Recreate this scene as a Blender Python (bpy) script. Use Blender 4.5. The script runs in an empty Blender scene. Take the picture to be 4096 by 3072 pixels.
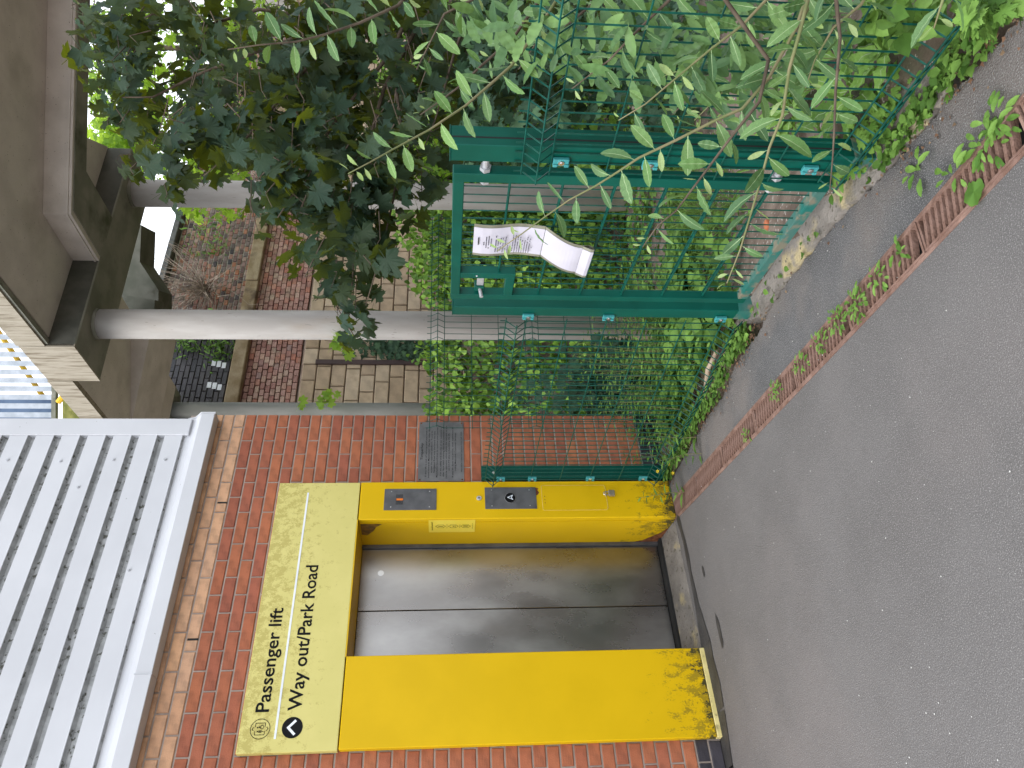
import bpy, math, random
import numpy as np
from mathutils import Matrix, Vector
random.seed(7); rng = np.random.default_rng(7)
sc = bpy.context.scene
COL = sc.collection

# ------------------------------------------------------------------ camera
PITCH = math.atan(267 / 3100.0); ROLL = .006; EYE = Vector((0, 0, 1.53))
R_ = Vector((1, 0, 0)); FW = Vector((0, math.cos(PITCH), -math.sin(PITCH))); DN = Vector((0, -math.sin(PITCH), -math.cos(PITCH)))
cd = bpy.data.cameras.new('camera'); cam = bpy.data.objects.new('camera', cd); COL.objects.link(cam)
xa = R_ * math.sin(ROLL) + DN * math.cos(ROLL); ya = R_ * math.cos(ROLL) - DN * math.sin(ROLL); za = -FW
M = Matrix((xa, ya, za)).transposed().to_4x4(); M.translation = EYE
cam.matrix_world = M
cd.sensor_fit = 'HORIZONTAL'; cd.sensor_width = 36; cd.lens = 3100 / 4096 * 36; cd.clip_start = .05; cd.clip_end = 1000
sc.camera = cam

# ------------------------------------------------------------------ sky, sun, exposure
world = bpy.data.worlds.new('World'); sc.world = world; world.use_nodes = True
nt = world.node_tree; bg = nt.nodes['Background']
sky = nt.nodes.new('ShaderNodeTexSky'); sky.sky_type = 'NISHITA'; sky.sun_disc = False
SUN_EL, SUN_AZ = math.radians(42), math.radians(233)
sky.sun_elevation = SUN_EL; sky.sun_rotation = SUN_AZ
mx = nt.nodes.new('ShaderNodeMix'); mx.data_type = 'RGBA'; mx.inputs[0].default_value = .88
mx.inputs[7].default_value = (10.2, 10.6, 11.2, 1)
nt.links.new(sky.outputs[0], mx.inputs[6]); nt.links.new(mx.outputs[2], bg.inputs[0]); bg.inputs[1].default_value = .115
sd = bpy.data.lights.new('sun', 'SUN'); sd.energy = 1.5; sd.angle = math.radians(40); sd.color = (1, .97, .92)
sun = bpy.data.objects.new('sun', sd); COL.objects.link(sun)
dv = Vector((math.sin(SUN_AZ) * math.cos(SUN_EL), math.cos(SUN_AZ) * math.cos(SUN_EL), math.sin(SUN_EL)))
sun.rotation_euler = dv.to_track_quat('Z', 'Y').to_euler()
sc.view_settings.view_transform = 'Standard'; sc.view_settings.look = 'None'
sc.view_settings.exposure = .93; sc.view_settings.gamma = 1; sc.view_settings.use_curve_mapping = False
sc.cycles.max_bounces = 6; sc.cycles.transparent_max_bounces = 8

# ------------------------------------------------------------------ helpers
def at(px, py, Y):
    """point of the place seen at photo position (2212 px wide scale) and forward distance Y"""
    X = 1536 - py * 4096 / 2212; D = px * 4096 / 2212 - 2048
    r = (X * math.cos(ROLL) + D * math.sin(ROLL)) / 3100; d = (-X * math.sin(ROLL) + D * math.cos(ROLL)) / 3100
    v = R_ * r + FW + DN * d
    return EYE + v * (Y / v.y)
def atf(x, y, Y): return at(x * 2212 / 4096, y * 2212 / 4096, Y)

class MB:
    def __init__(s): s.v = []; s.f = []; s.m = []; s.t = []
    def poly(s, pts, m=0, t=0.):
        i = len(s.v); s.v += [tuple(p) for p in pts]; s.f.append(tuple(range(i, i + len(pts)))); s.m.append(m); s.t.append(t)
    def hexa(s, p, m=0, t=0.):      # 8 points, bottom ring then top ring (ccw from above)
        i = len(s.v); s.v += [tuple(q) for q in p]
        for a in ((3, 2, 1, 0), (4, 5, 6, 7), (0, 1, 5, 4), (1, 2, 6, 5), (2, 3, 7, 6), (3, 0, 4, 7)):
            s.f.append(tuple(i + k for k in a)); s.m.append(m); s.t.append(t)
    def box(s, x0, x1, y0, y1, z0, z1, m=0, t=0.):
        s.hexa([(x0, y0, z0), (x1, y0, z0), (x1, y1, z0), (x0, y1, z0), (x0, y0, z1), (x1, y0, z1), (x1, y1, z1), (x0, y1, z1)], m, t)
    def prism(s, poly, h, m=0, t=0.):   # poly: 3D points, h: extrusion vector
        n = len(poly); i = len(s.v); h = Vector(h)
        s.v += [tuple(p) for p in poly] + [tuple(Vector(p) + h) for p in poly]
        s.f.append(tuple(range(i + n - 1, i - 1, -1))); s.f.append(tuple(range(i + n, i + 2 * n)))
        for k in range(n): s.f.append((i + k, i + (k + 1) % n, i + n + (k + 1) % n, i + n + k))
        s.m += [m] * (n + 2); s.t += [t] * (n + 2)
    def tube(s, pts, r, seg=6, m=0, t=0., caps=True):
        pts = [Vector(p) for p in pts]; n = len(pts)
        rr = r if isinstance(r, (list, tuple)) else [r] * n
        i0 = len(s.v); up = None
        for k, p in enumerate(pts):
            d = (pts[min(k + 1, n - 1)] - pts[max(k - 1, 0)]).normalized()
            if up is None: up = d.orthogonal().normalized()
            up = (up - d * up.dot(d)).normalized(); w = d.cross(up)
            for j in range(seg):
                a = 2 * math.pi * j / seg; s.v.append(tuple(p + (up * math.cos(a) + w * math.sin(a)) * rr[k]))
        for k in range(n - 1):
            for j in range(seg):
                a = i0 + k * seg + j; b = i0 + k * seg + (j + 1) % seg
                s.f.append((a, b, b + seg, a + seg)); s.m.append(m); s.t.append(t)
        if caps:
            s.f.append(tuple(i0 + j for j in range(seg - 1, -1, -1))); s.f.append(tuple(i0 + (n - 1) * seg + j for j in range(seg))); s.m += [m, m]; s.t += [t, t]
    def disc(s, c, n, r, seg=20, h=0., m=0, sx=1.):
        c = Vector(c); n = Vector(n).normalized(); u = n.orthogonal().normalized(); w = n.cross(u)
        ring = [c + (u * math.cos(2 * math.pi * k / seg) + w * math.sin(2 * math.pi * k / seg)) * r for k in range(seg)]
        if h: s.prism(ring, n * h, m)
        else: s.poly(ring, m)
    def mesh(s, name, mats, smooth=False, tint=False):
        me = bpy.data.meshes.new(name); me.from_pydata(s.v, [], s.f)
        for m in (mats if isinstance(mats, (list, tuple)) else [mats]): me.materials.append(m)
        me.polygons.foreach_set('material_index', s.m)
        if tint:
            a = me.attributes.new('tint', 'FLOAT', 'FACE'); a.data.foreach_set('value', s.t)
        if smooth: me.polygons.foreach_set('use_smooth', [True] * len(s.f))
        me.update(); return me
    def build(s, name, mats, parent=None, smooth=False, tint=False):
        return put(name, s.mesh(name, mats, smooth, tint), parent)
def put(name, me, parent=None, loc=None, mat=None):
    o = bpy.data.objects.new(name, me); COL.objects.link(o)
    if parent: o.parent = parent
    if mat is not None: o.matrix_local = mat
    elif loc is not None: o.location = loc
    return o
def tag(o, label=None, cat=None, group=None, kind=None):
    for k, v in (('label', label), ('category', cat), ('group', group), ('kind', kind)):
        if v: o[k] = v
    return o
def thing(name, label, cat, loc=(0, 0, 0), rz=0., group=None):
    o = bpy.data.objects.new(name, None); COL.objects.link(o); o.empty_display_size = .1
    o.location = loc; o.rotation_euler = (0, 0, rz); return tag(o, label, cat, group)
def bevel(o, w=.003, seg=1):
    md = o.modifiers.new('bevel', 'BEVEL'); md.width = w; md.segments = seg; md.limit_method = 'ANGLE'; return o

# ------------------------------------------------------------------ materials
def mat(name, c1, c2=None, rough=.7, metal=0., scale=6., detail=4., contrast=(.35, .65), bump=0., bscale=60., spec=.4,
        stain=None, sscale=3., sramp=(.55, .7), stretch=None, rand=None, tint=0., speck=None, spscale=200., sprange=(.62, .68), coat=0., aniso=0., rvar=0.):
    m = bpy.data.materials.new(name); m.use_nodes = True; t = m.node_tree; N = t.nodes; L = t.links
    b = N['Principled BSDF']; b.inputs['Roughness'].default_value = rough; b.inputs['Metallic'].default_value = metal
    b.inputs['Specular IOR Level'].default_value = spec; b.inputs['Coat Weight'].default_value = coat
    tc = N.new('ShaderNodeTexCoord'); mp = N.new('ShaderNodeMapping'); L.new(tc.outputs['Object'], mp.inputs[0])
    if stretch: mp.inputs['Scale'].default_value = stretch
    def noise(sc_, det=detail, src=None, rg=.55):
        n = N.new('ShaderNodeTexNoise'); n.inputs['Scale'].default_value = sc_; n.inputs['Detail'].default_value = det; n.inputs['Roughness'].default_value = rg
        L.new((src or mp.outputs[0]), n.inputs['Vector']); return n.outputs[0]
    def ramp(src, a, b_):
        r = N.new('ShaderNodeMapRange'); r.interpolation_type = 'SMOOTHSTEP'; r.inputs[1].default_value = a; r.inputs[2].default_value = b_; L.new(src, r.inputs[0]); return r.outputs[0]
    def mix(f, a, b_, mode='MIX'):
        x = N.new('ShaderNodeMix'); x.data_type = 'RGBA'; x.blend_type = mode
        if hasattr(f, 'is_linked'): L.new(f, x.inputs[0])
        else: x.inputs[0].default_value = f
        for s_, i in ((a, 6), (b_, 7)):
            if hasattr(s_, 'is_linked'): L.new(s_, x.inputs[i])
            else: x.inputs[i].default_value = (*s_, 1)
        return x.outputs[2]
    c2 = c2 or tuple(min(1, v * 1.25) for v in c1)
    col = mix(ramp(noise(scale), *contrast), c1, c2)
    if rand:      # list of colours picked by tint attribute + object random
        at_ = N.new('ShaderNodeAttribute'); at_.attribute_name = 'tint'; oi = N.new('ShaderNodeObjectInfo')
        ad = N.new('ShaderNodeMath'); ad.operation = 'ADD'; L.new(at_.outputs['Fac'], ad.inputs[0]); L.new(oi.outputs['Random'], ad.inputs[1])
        fr = N.new('ShaderNodeMath'); fr.operation = 'FRACT'; L.new(ad.outputs[0], fr.inputs[0])
        cr = N.new('ShaderNodeValToRGB'); L.new(fr.outputs[0], cr.inputs[0]); cr.color_ramp.interpolation = 'LINEAR'
        e = cr.color_ramp.elements
        while len(e) < len(rand): e.new(.5)
        for k, c in enumerate(rand): e[k].position = k / (len(rand) - 1); e[k].color = (*c, 1)
        g = mix(ramp(noise(scale), *contrast), (.8, .8, .8), (1.12, 1.1, 1.08)); col = mix(1., cr.outputs[0], g, 'MULTIPLY')
    if stain: col = mix(ramp(noise(sscale, 6), *sramp), col, stain)
    if speck: col = mix(ramp(noise(spscale, 1), *sprange), col, speck)
    L.new(col, b.inputs['Base Color'])
    if rvar:
        mr = N.new('ShaderNodeMapRange'); L.new(noise(scale * 2, 5), mr.inputs[0]); mr.inputs[1].default_value = .3; mr.inputs[2].default_value = .7
        mr.inputs[3].default_value = max(0, rough - rvar); mr.inputs[4].default_value = min(1, rough + rvar); L.new(mr.outputs[0], b.inputs['Roughness'])
    if bump:
        bp = N.new('ShaderNodeBump'); bp.inputs['Strength'].default_value = bump; bp.inputs['Distance'].default_value = .01
        L.new(noise(bscale, 5), bp.inputs['Height']); L.new(bp.outputs[0], b.inputs['Normal'])
    m['h'] = 1; return m
def leafmat(name, cols, trans, tw=.35, rough=.5):
    m = mat(name, cols[0], rand=cols, rough=rough, scale=25, spec=.16, contrast=(.3, .7)); t = m.node_tree; N = t.nodes; L = t.links
    b = N['Principled BSDF']; out = N['Material Output']
    tr = N.new('ShaderNodeBsdfTranslucent'); tr.inputs[0].default_value = (*trans, 1)
    ms = N.new('ShaderNodeMixShader'); ms.inputs[0].default_value = tw
    L.new(b.outputs[0], ms.inputs[1]); L.new(tr.outputs[0], ms.inputs[2]); L.new(ms.outputs[0], out.inputs[0]); return m

RED = [(.33, .105, .052), (.38, .128, .06), (.35, .112, .056), (.29, .088, .052), (.40, .14, .064), (.32, .098, .058)]
m_brick = mat('red_brick', RED[0], rand=RED, rough=.8, scale=14, bump=.35, bscale=120, stain=(.42, .22, .16), sscale=5, sramp=(.62, .8))
m_buff = mat('buff_brick', (.5, .3, .2), rand=[(.52, .29, .17), (.60, .36, .22), (.55, .33, .21), (.64, .37, .21)], rough=.8, scale=14, bump=.3, bscale=120, stain=(.35, .2, .14), sscale=4, sramp=(.6, .85))
m_blue = mat('blue_black_brick', (.03, .028, .035), rand=[(.028, .026, .034), (.05, .045, .055), (.038, .034, .042)], rough=.45, scale=12, bump=.3, bscale=90, stain=(.1, .095, .09), sscale=6, sramp=(.55, .8))
m_mortar = mat('mortar', (.32, .26, .22), (.42, .35, .30), rough=.95, bump=.6, bscale=180)
m_yellow = mat('yellow_paint', (.64, .40, .003), (.69, .43, .004), rough=.38, scale=2.5, spec=.2, stain=(.55, .30, .008), sscale=7, sramp=(.66, .9), rvar=.06)
m_ydirty = mat('yellow_paint_grimy', (.64, .405, .002), (.68, .43, .003), rough=.45, scale=3, spec=.18)
m_ypale = mat('faded_yellow_strip', (.62, .52, .20), (.74, .62, .27), rough=.7, scale=12, stain=(.30, .24, .10), sscale=18, sramp=(.55, .68))
m_sign = mat('sign_yellow', (.60, .535, .165), (.63, .56, .18), rough=.4)
m_black = mat('black_print', (.008, .008, .009), (.012, .012, .013), rough=.7, spec=.08)
m_white = mat('white_print', (.72, .76, .82), (.8, .83, .88), rough=.5)
m_plq = mat('engraved_steel', (.17, .17, .175), (.24, .24, .245), rough=.45, metal=.5, scale=9)
m_steel = mat('brushed_steel_dark', (.105, .106, .112), (.15, .15, .156), rough=.42, metal=.5, scale=9, stretch=(1, 1, 1), bump=.05, bscale=300, rvar=.12)
m_screw = mat('bright_steel', (.55, .55, .55), (.7, .7, .7), rough=.3, metal=1)
m_door = mat('stainless_door', (.25, .24, .235), (.46, .45, .44), rough=.29, metal=.95, scale=2.2, detail=7, contrast=(.32, .68), stain=(.22, .19, .165), sscale=1.8, sramp=(.4, .9), rvar=.05, stretch=(1, 1, .5))
m_dark = mat('dark_gap', (.012, .012, .012), (.02, .02, .02), rough=.9)
m_green = mat('green_powder_coat', (.001, .062, .045), (.0015, .078, .057), rough=.34, scale=5, spec=.22, rvar=.05, stain=(.03, .10, .085), sscale=24, sramp=(.66, .9))
m_greenbase = mat('green_paint_dusty', (.01, .12, .10), (.05, .13, .11), rough=.5, scale=8, stain=(.16, .15, .11), sscale=12, sramp=(.5, .62))
m_wire = mat('green_wire', (.001, .045, .033), (.002, .075, .055), spec=.3, rough=.35, scale=40)
m_clamp = mat('teal_clamp', (.03, .22, .23), (.05, .28, .29), rough=.5, scale=30)
m_galv = mat('galvanised_steel', (.42, .43, .45), (.56, .57, .6), rough=.45, metal=.5, scale=20)
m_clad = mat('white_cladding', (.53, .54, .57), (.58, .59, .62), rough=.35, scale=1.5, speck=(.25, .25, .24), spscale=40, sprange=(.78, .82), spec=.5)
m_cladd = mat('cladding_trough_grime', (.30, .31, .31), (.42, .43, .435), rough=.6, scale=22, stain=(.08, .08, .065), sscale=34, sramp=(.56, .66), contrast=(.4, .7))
m_conc = mat('concrete', (.54, .50, .47), (.62, .575, .54), rough=.85, scale=3, bump=.25, bscale=45, stain=(.42, .385, .35), sscale=1.7, sramp=(.5, .8), speck=(.2, .18, .16), spscale=60, sprange=(.72, .77))
m_concd = mat('mossy_shaded_concrete', (.17, .175, .14), (.24, .235, .20), rough=.9, scale=4, bump=.3, bscale=40, stain=(.065, .075, .045), sscale=3, sramp=(.45, .7))  # moss tone; also carries the painted shade of the beam underside
m_concs = mat('streaked_concrete', (.25, .22, .165), (.33, .295, .235), rough=.9, scale=7, stretch=(6, 6, .6), bump=.5, bscale=20, stain=(.16, .13, .09), sscale=5, sramp=(.5, .68), contrast=(.3, .6))
m_col = mat('pale_concrete', (.31, .29, .27), (.37, .35, .33), rough=.75, scale=5, stretch=(1.5, 1.5, .3), bump=.12, bscale=60, speck=(.22, .2, .18), spscale=45, sprange=(.72, .78), stain=(.30, .26, .22), sscale=3, sramp=(.55, .8))
m_asph = mat('asphalt', (.104, .098, .096), (.128, .121, .119), rough=.85, scale=1.3, detail=5, bump=.7, bscale=210, speck=(.24, .23, .225), spscale=230, sprange=(.54, .70), stain=(.145, .132, .128), sscale=.8, sramp=(.45, .7))
m_asph2 = mat('asphalt_worn_strip', (.08, .079, .083), (.115, .112, .114), rough=.85, scale=2, detail=5, bump=1.0, bscale=160, speck=(.27, .27, .265), spscale=230, sprange=(.55, .68), stain=(.16, .14, .13), sscale=1.6, sramp=(.45, .65))
m_tar = mat('damp_tar', (.03, .028, .027), (.05, .046, .043), rough=.55, scale=9, bump=.6, bscale=120)
m_kerb = mat('lichened_concrete', (.15, .135, .12), (.21, .19, .17), rough=.95, scale=7, bump=1., bscale=50, stain=(.36, .30, .17), sscale=4.5, sramp=(.55, .68), speck=(.10, .09, .07), spscale=35, sprange=(.64, .7))
m_soil = mat('soil', (.10, .072, .055), (.19, .145, .115), rough=.95, scale=5, detail=7, bump=1., bscale=40, speck=(.34, .31, .28), spscale=45, sprange=(.66, .7), stain=(.045, .05, .025), sscale=2, sramp=(.5, .65))
m_rust = mat('rusty_iron', (.15, .082, .06), (.22, .135, .108), rough=.85, scale=16, bump=.6, bscale=110, stain=(.30, .19, .15), sscale=9, sramp=(.5, .75))
m_rustp = mat('rust_patch', (.12, .035, .012), (.22, .08, .03), rough=.9, scale=40)
m_fbrick = mat('old_brick', (.3, .12, .08), rand=[(.24, .11, .085), (.32, .18, .145), (.10, .075, .075), (.32, .23, .19), (.33, .14, .08), (.05, .048, .055), (.30, .17, .14), (.24, .16, .145), (.13, .11, .105)], rough=.9, scale=9, bump=.5, bscale=40)
m_fred = mat('weathered_red_brick', (.3, .12, .1), rand=[(.32, .16, .135), (.42, .26, .225), (.27, .125, .11), (.46, .33, .27), (.36, .15, .11), (.31, .21, .20)], rough=.9, scale=8, bump=.7, bscale=35, stain=(.30, .26, .20), sscale=3, sramp=(.5, .75))
m_fblack = mat('engineering_brick', (.05, .05, .06), rand=[(.04, .04, .052), (.06, .057, .07), (.05, .046, .056), (.08, .075, .085)], rough=.5, scale=6, bump=.4, bscale=40)
m_fmort = mat('old_mortar', (.30, .28, .25), (.46, .43, .39), rough=.95, scale=3, bump=.5, bscale=60)
m_fmortd = mat('dark_mortar', (.03, .028, .03), (.07, .065, .06), rough=.95, scale=3)
m_stone = mat('sandstone', (.3, .22, .15), rand=[(.38, .285, .195), (.44, .34, .24), (.40, .305, .22), (.35, .26, .175), (.48, .385, .285)], rough=.9, scale=4, bump=.35, bscale=30, stain=(.30, .23, .16), sscale=2.2, sramp=(.45, .7))
m_sjoint = mat('stone_joint', (.36, .27, .22), (.44, .34, .29), rough=.95)
m_band = mat('stained_stone_band', (.22, .16, .09), (.34, .27, .18), rough=.95, scale=5, bump=.6, bscale=30, stain=(.09, .06, .04), sscale=3, sramp=(.5, .7))
m_cop = mat('dark_coping', (.07, .07, .07), (.13, .13, .125), rough=.95, scale=6)
m_chan = mat('brown_iron', (.035, .018, .018), (.05, .026, .025), rough=.6)
m_paper = mat('paper', (.48, .47, .55), (.53, .52, .60), rough=.5, coat=.3)
m_paperedge = mat('laminate_edge', (.13, .13, .10), (.24, .24, .19), rough=.35)
m_ink = mat('grey_ink', (.05, .05, .07), (.1, .1, .13), rough=.7)
m_orange = mat('orange_plastic', (.75, .16, .01), (.8, .2, .015), rough=.4)
m_brass = mat('dull_padlock', (.32, .27, .2), (.42, .36, .27), rough=.45, metal=.7)
m_hand = mat('yellow_handrail', (.60, .36, .02), (.7, .45, .03), rough=.5, stain=(.3, .2, .05), sscale=20)
m_blueT = mat('blue_sheet', (.03, .06, .13), (.08, .13, .22), rough=.5, scale=3)
m_picket = mat('galvanised_picket', (.30, .34, .39), (.40, .44, .50), rough=.5, scale=8)
m_mossb = mat('mossy_bracket', (.12, .13, .03), (.24, .23, .07), rough=.95, scale=10)
m_bark = mat('brown_bark', (.07, .05, .035), (.12, .09, .065), rough=.9, scale=20)
m_stem = mat('green_stem', (.14, .16, .06), (.20, .17, .09), rough=.7, scale=15)
m_twig = mat('dead_twig', (.17, .13, .10), (.34, .28, .23), rough=.9, scale=10)
m_litter = mat('leaf_litter', (.1, .05, .03), rand=[(.10, .05, .03), (.17, .09, .05), (.07, .04, .025), (.25, .17, .10)], rough=.9, scale=20)
m_chip = mat('white_stone', (.42, .41, .39), (.55, .54, .52), rough=.8)
m_flower = mat('yellow_petal', (.8, .6, .02), (.85, .65, .03), rough=.6)
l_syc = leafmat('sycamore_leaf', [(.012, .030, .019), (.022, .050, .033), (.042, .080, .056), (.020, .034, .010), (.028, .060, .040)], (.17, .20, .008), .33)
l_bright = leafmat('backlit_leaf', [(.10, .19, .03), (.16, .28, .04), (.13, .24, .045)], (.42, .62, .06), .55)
l_willow = leafmat('willow_leaf', [(.050, .110, .048), (.092, .180, .072), (.125, .240, .080), (.070, .140, .068), (.18, .31, .10), (.105, .19, .090)], (.18, .32, .05), .2, .42)
l_rib = mat('leaf_midrib', (.26, .36, .17), (.32, .42, .22), rough=.6)
l_young = leafmat('young_willow_leaf', [(.26, .36, .13), (.34, .44, .2), (.22, .34, .10)], (.35, .45, .12), .3)
l_ivy = leafmat('climber_leaf', [(.025, .06, .010), (.09, .19, .025), (.19, .34, .05), (.04, .10, .02), (.25, .42, .07)], (.24, .40, .04), .2)
l_weed = leafmat('weed_leaf', [(.03, .075, .014), (.09, .19, .035), (.19, .34, .07), (.055, .12, .025), (.14, .26, .05)], (.2, .34, .05), .2)
l_dock = leafmat('dock_leaf', [(.07, .16, .03), (.14, .27, .05), (.20, .35, .08), (.10, .21, .04)], (.25, .4, .06), .25, .45)
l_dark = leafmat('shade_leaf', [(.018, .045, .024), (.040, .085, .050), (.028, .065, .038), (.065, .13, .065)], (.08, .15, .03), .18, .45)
l_grass = leafmat('grass_blade', [(.09, .19, .04), (.14, .26, .06), (.18, .30, .08)], (.2, .3, .05), .25)

# grime on the paint of particular panels, and light painted onto the column feet (has a shape and place of its own on the object)
def add_grime_or_light(m, col, axis, lo, hi, nsc=16, thr=.5, width=.12, squash=(1, 1, 1)):
    t = m.node_tree; N = t.nodes; L = t.links; b = N['Principled BSDF']; src = b.inputs['Base Color'].links[0].from_socket
    tc = N.new('ShaderNodeTexCoord'); sx = N.new('ShaderNodeSeparateXYZ'); L.new(tc.outputs['Object'], sx.inputs[0])
    mr = N.new('ShaderNodeMapRange'); mr.inputs[1].default_value = lo; mr.inputs[2].default_value = hi; L.new(sx.outputs[axis], mr.inputs[0])
    mp = N.new('ShaderNodeMapping'); mp.inputs['Scale'].default_value = squash; L.new(tc.outputs['Object'], mp.inputs[0])
    n = N.new('ShaderNodeTexNoise'); n.inputs['Scale'].default_value = nsc; n.inputs['Detail'].default_value = 8; n.inputs['Roughness'].default_value = .7; L.new(mp.outputs[0], n.inputs[0])
    n2 = N.new('ShaderNodeTexNoise'); n2.inputs['Scale'].default_value = nsc * .18; n2.inputs['Detail'].default_value = 3; L.new(mp.outputs[0], n2.inputs[0])
    a = N.new('ShaderNodeMath'); a.operation = 'ADD'; L.new(n.outputs[0], a.inputs[0]); L.new(n2.outputs[0], a.inputs[1])
    s = N.new('ShaderNodeMath'); s.operation = 'MULTIPLY_ADD'; L.new(mr.outputs[0], s.inputs[0]); s.inputs[1].default_value = .5; L.new(a.outputs[0], s.inputs[2])
    r = N.new('ShaderNodeMapRange'); r.interpolation_type = 'SMOOTHSTEP'; r.inputs[1].default_value = thr + .8; r.inputs[2].default_value = thr + .8 + width; L.new(s.outputs[0], r.inputs[0])
    x = N.new('ShaderNodeMix'); x.data_type = 'RGBA'; L.new(r.outputs[0], x.inputs[0]); L.new(src, x.inputs[6]); x.inputs[7].default_value = (*col, 1)
    L.new(x.outputs[2], b.inputs['Base Color'])
add_grime_or_light(m_ydirty, (.34, .23, .012), 2, .55, 0., nsc=130, thr=.53, width=.16, squash=(1, 1, .6))
add_grime_or_light(m_ydirty, (.06, .052, .02), 2, .22, 0., nsc=140, thr=.585, width=.1, squash=(1, 1, .6))
add_grime_or_light(m_sign, (.46, .39, .10), 2, 2.0, 2.75, nsc=140, thr=.46, width=.2, squash=(1, 1, .8))
m_col2 = mat('grey_green_concrete', (.15, .155, .14), (.20, .20, .185), rough=.8, scale=5, stretch=(1.5, 1.5, .3))
m_xh = mat('crosshead_moss_and_shade', (.17, .175, .14), (.23, .23, .19), rough=.95, scale=4, bump=.3, bscale=40, stain=(.11, .11, .09), sscale=3, sramp=(.55, .8))  # moss, with the shade under the deck mixed into the colour
add_grime_or_light(m_col, (.48, .40, .30), 2, 1.2, -.4, nsc=5, thr=.5, width=.3, squash=(1, 1, .4))  # paler towards the foot: brightness painted in against the shade there

# ------------------------------------------------------------------ ground
def sstep(a, b, x):
    t = np.clip((x - a) / (b - a), 0, 1); return t * t * (3 - 2 * t)
def vnoise(x, y, s, seed=0):
    return (np.sin(x * s * 1.3 + seed) * np.cos(y * s * 1.7 + seed * 2.1) + .5 * np.sin(x * s * 2.9 + y * s * 2.3 + seed) + .3 * np.cos(x * s * 5.1 - y * s * 4.7 + seed * 3)) / 1.8
def hgt(x, y):
    x = np.asarray(x, float); y = np.asarray(y, float)
    # signed distance from the fence line (positive behind the fence)
    d = (x - .317) * .926 + (y - 3.8) * .378
    z = -.02 - .55 * sstep(.8, 4.6, y - 3.2 + 0 * x) + .03 * vnoise(x, y, 1.5)
    z = z + .06 * np.exp(-((d - .2) / .25) ** 2)
    top = 2.05 + .22 * np.clip(x - 1.5, -2, 2)
    z = z + top * sstep(8.9, 10.9, y + .12 * vnoise(x, y, .9, 2)) + .1 * vnoise(x, y, 1.1, 4) * sstep(8.5, 10, y)
    z = z - .12 * sstep(.05, -.05, d) * (y < 5.6)
    return z
xs = np.concatenate([[-250, -80, -30, -12], np.arange(-5, 9, .12), [12, 20, 40, 90, 250]])
ys = np.concatenate([[-250, -80, -30, -10], np.arange(-3, 14, .12), [16, 22, 40, 90, 250]])
gx, gy = np.meshgrid(xs, ys); gz = hgt(gx, gy)
far = (np.abs(gx) > 12) | (gy > 14.5) | (gy < -9); gz = np.where(far & (gy < 9), -.15, gz)
nx, ny = len(xs), len(ys)
idx = np.arange(nx * ny).reshape(ny, nx)
quads = np.stack([idx[:-1, :-1], idx[:-1, 1:], idx[1:, 1:], idx[1:, :-1]], -1).reshape(-1, 4)
me = bpy.data.meshes.new('ground'); me.from_pydata(np.stack([gx.ravel(), gy.ravel(), gz.ravel()], 1).tolist(), [], quads.tolist()); me.materials.append(m_soil)
me.polygons.foreach_set('use_smooth', [True] * len(quads)); tag(put('ground', me), kind='structure')

# asphalt path: main sheet left of the drain, worn strip right of it
DR = (Vector((-.756 - .012, 5.085 + .02)), Vector((.80, 1.90)))      # right edge of the drain (far, near)
ddir = (DR[1] - DR[0]).normalized(); dper = Vector((ddir.y, -ddir.x))   # towards the lift side
if dper.x > 0: dper = -dper
def dr(t, w): p = DR[0] + ddir * t + dper * w; return p
W_DR = .15
b = MB()
p0, p1 = dr(-.02, W_DR), dr(6.2, W_DR)
b.poly([(p0.x, p0.y, 0), (-1.4, 5.9, 0), (-6, 3.2, 0), (-6, -4, 0), (p1.x, -4, 0), (p1.x, p1.y, 0)][::-1])
tag(b.build('asphalt_path', m_asph), kind='structure')
edge0 = [(1.9, .2), (1.30, 1.4), (1.05, 1.85), (.97, 2.03), (.906, 2.19), (.824, 2.37), (.74, 2.56), (.687, 2.74), (.60, 3.02), (.464, 3.365), (.36, 3.57), (.267, 3.686), (.206, 3.817), (.104, 4.0), (-.076, 4.18), (-.195, 4.42), (-.343, 4.64), (-.60, 5.055), (-.64, 5.13)]
edge = []
for i_ in range(len(edge0) - 1):
    (x0, y0), (x1, y1) = edge0[i_], edge0[i_ + 1]
    for k_ in range(6):
        u_ = k_ / 6; w_ = .011 * math.sin(37 * (i_ + u_)) + .008 * math.sin(91 * (i_ + u_) + 1); edge.append((x0 + (x1 - x0) * u_ + w_, y0 + (y1 - y0) * u_ + w_ * .4))
edge.append(edge0[-1])
b = MB(); q0, q1 = dr(-.02, 0), dr(6.2, 0)
strip = [(x, y, 0) for x, y in edge] + [(-.72, 5.2, 0), (q0.x, q0.y, 0)] + [(dr(t, 0).x, dr(t, 0).y, 0) for t in (1, 2, 3, 4, 5, 6.2)] + [(2.4, -.6, 0)]
b.poly(strip)
tag(b.build('asphalt_strip', m_asph2), kind='structure')
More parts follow.
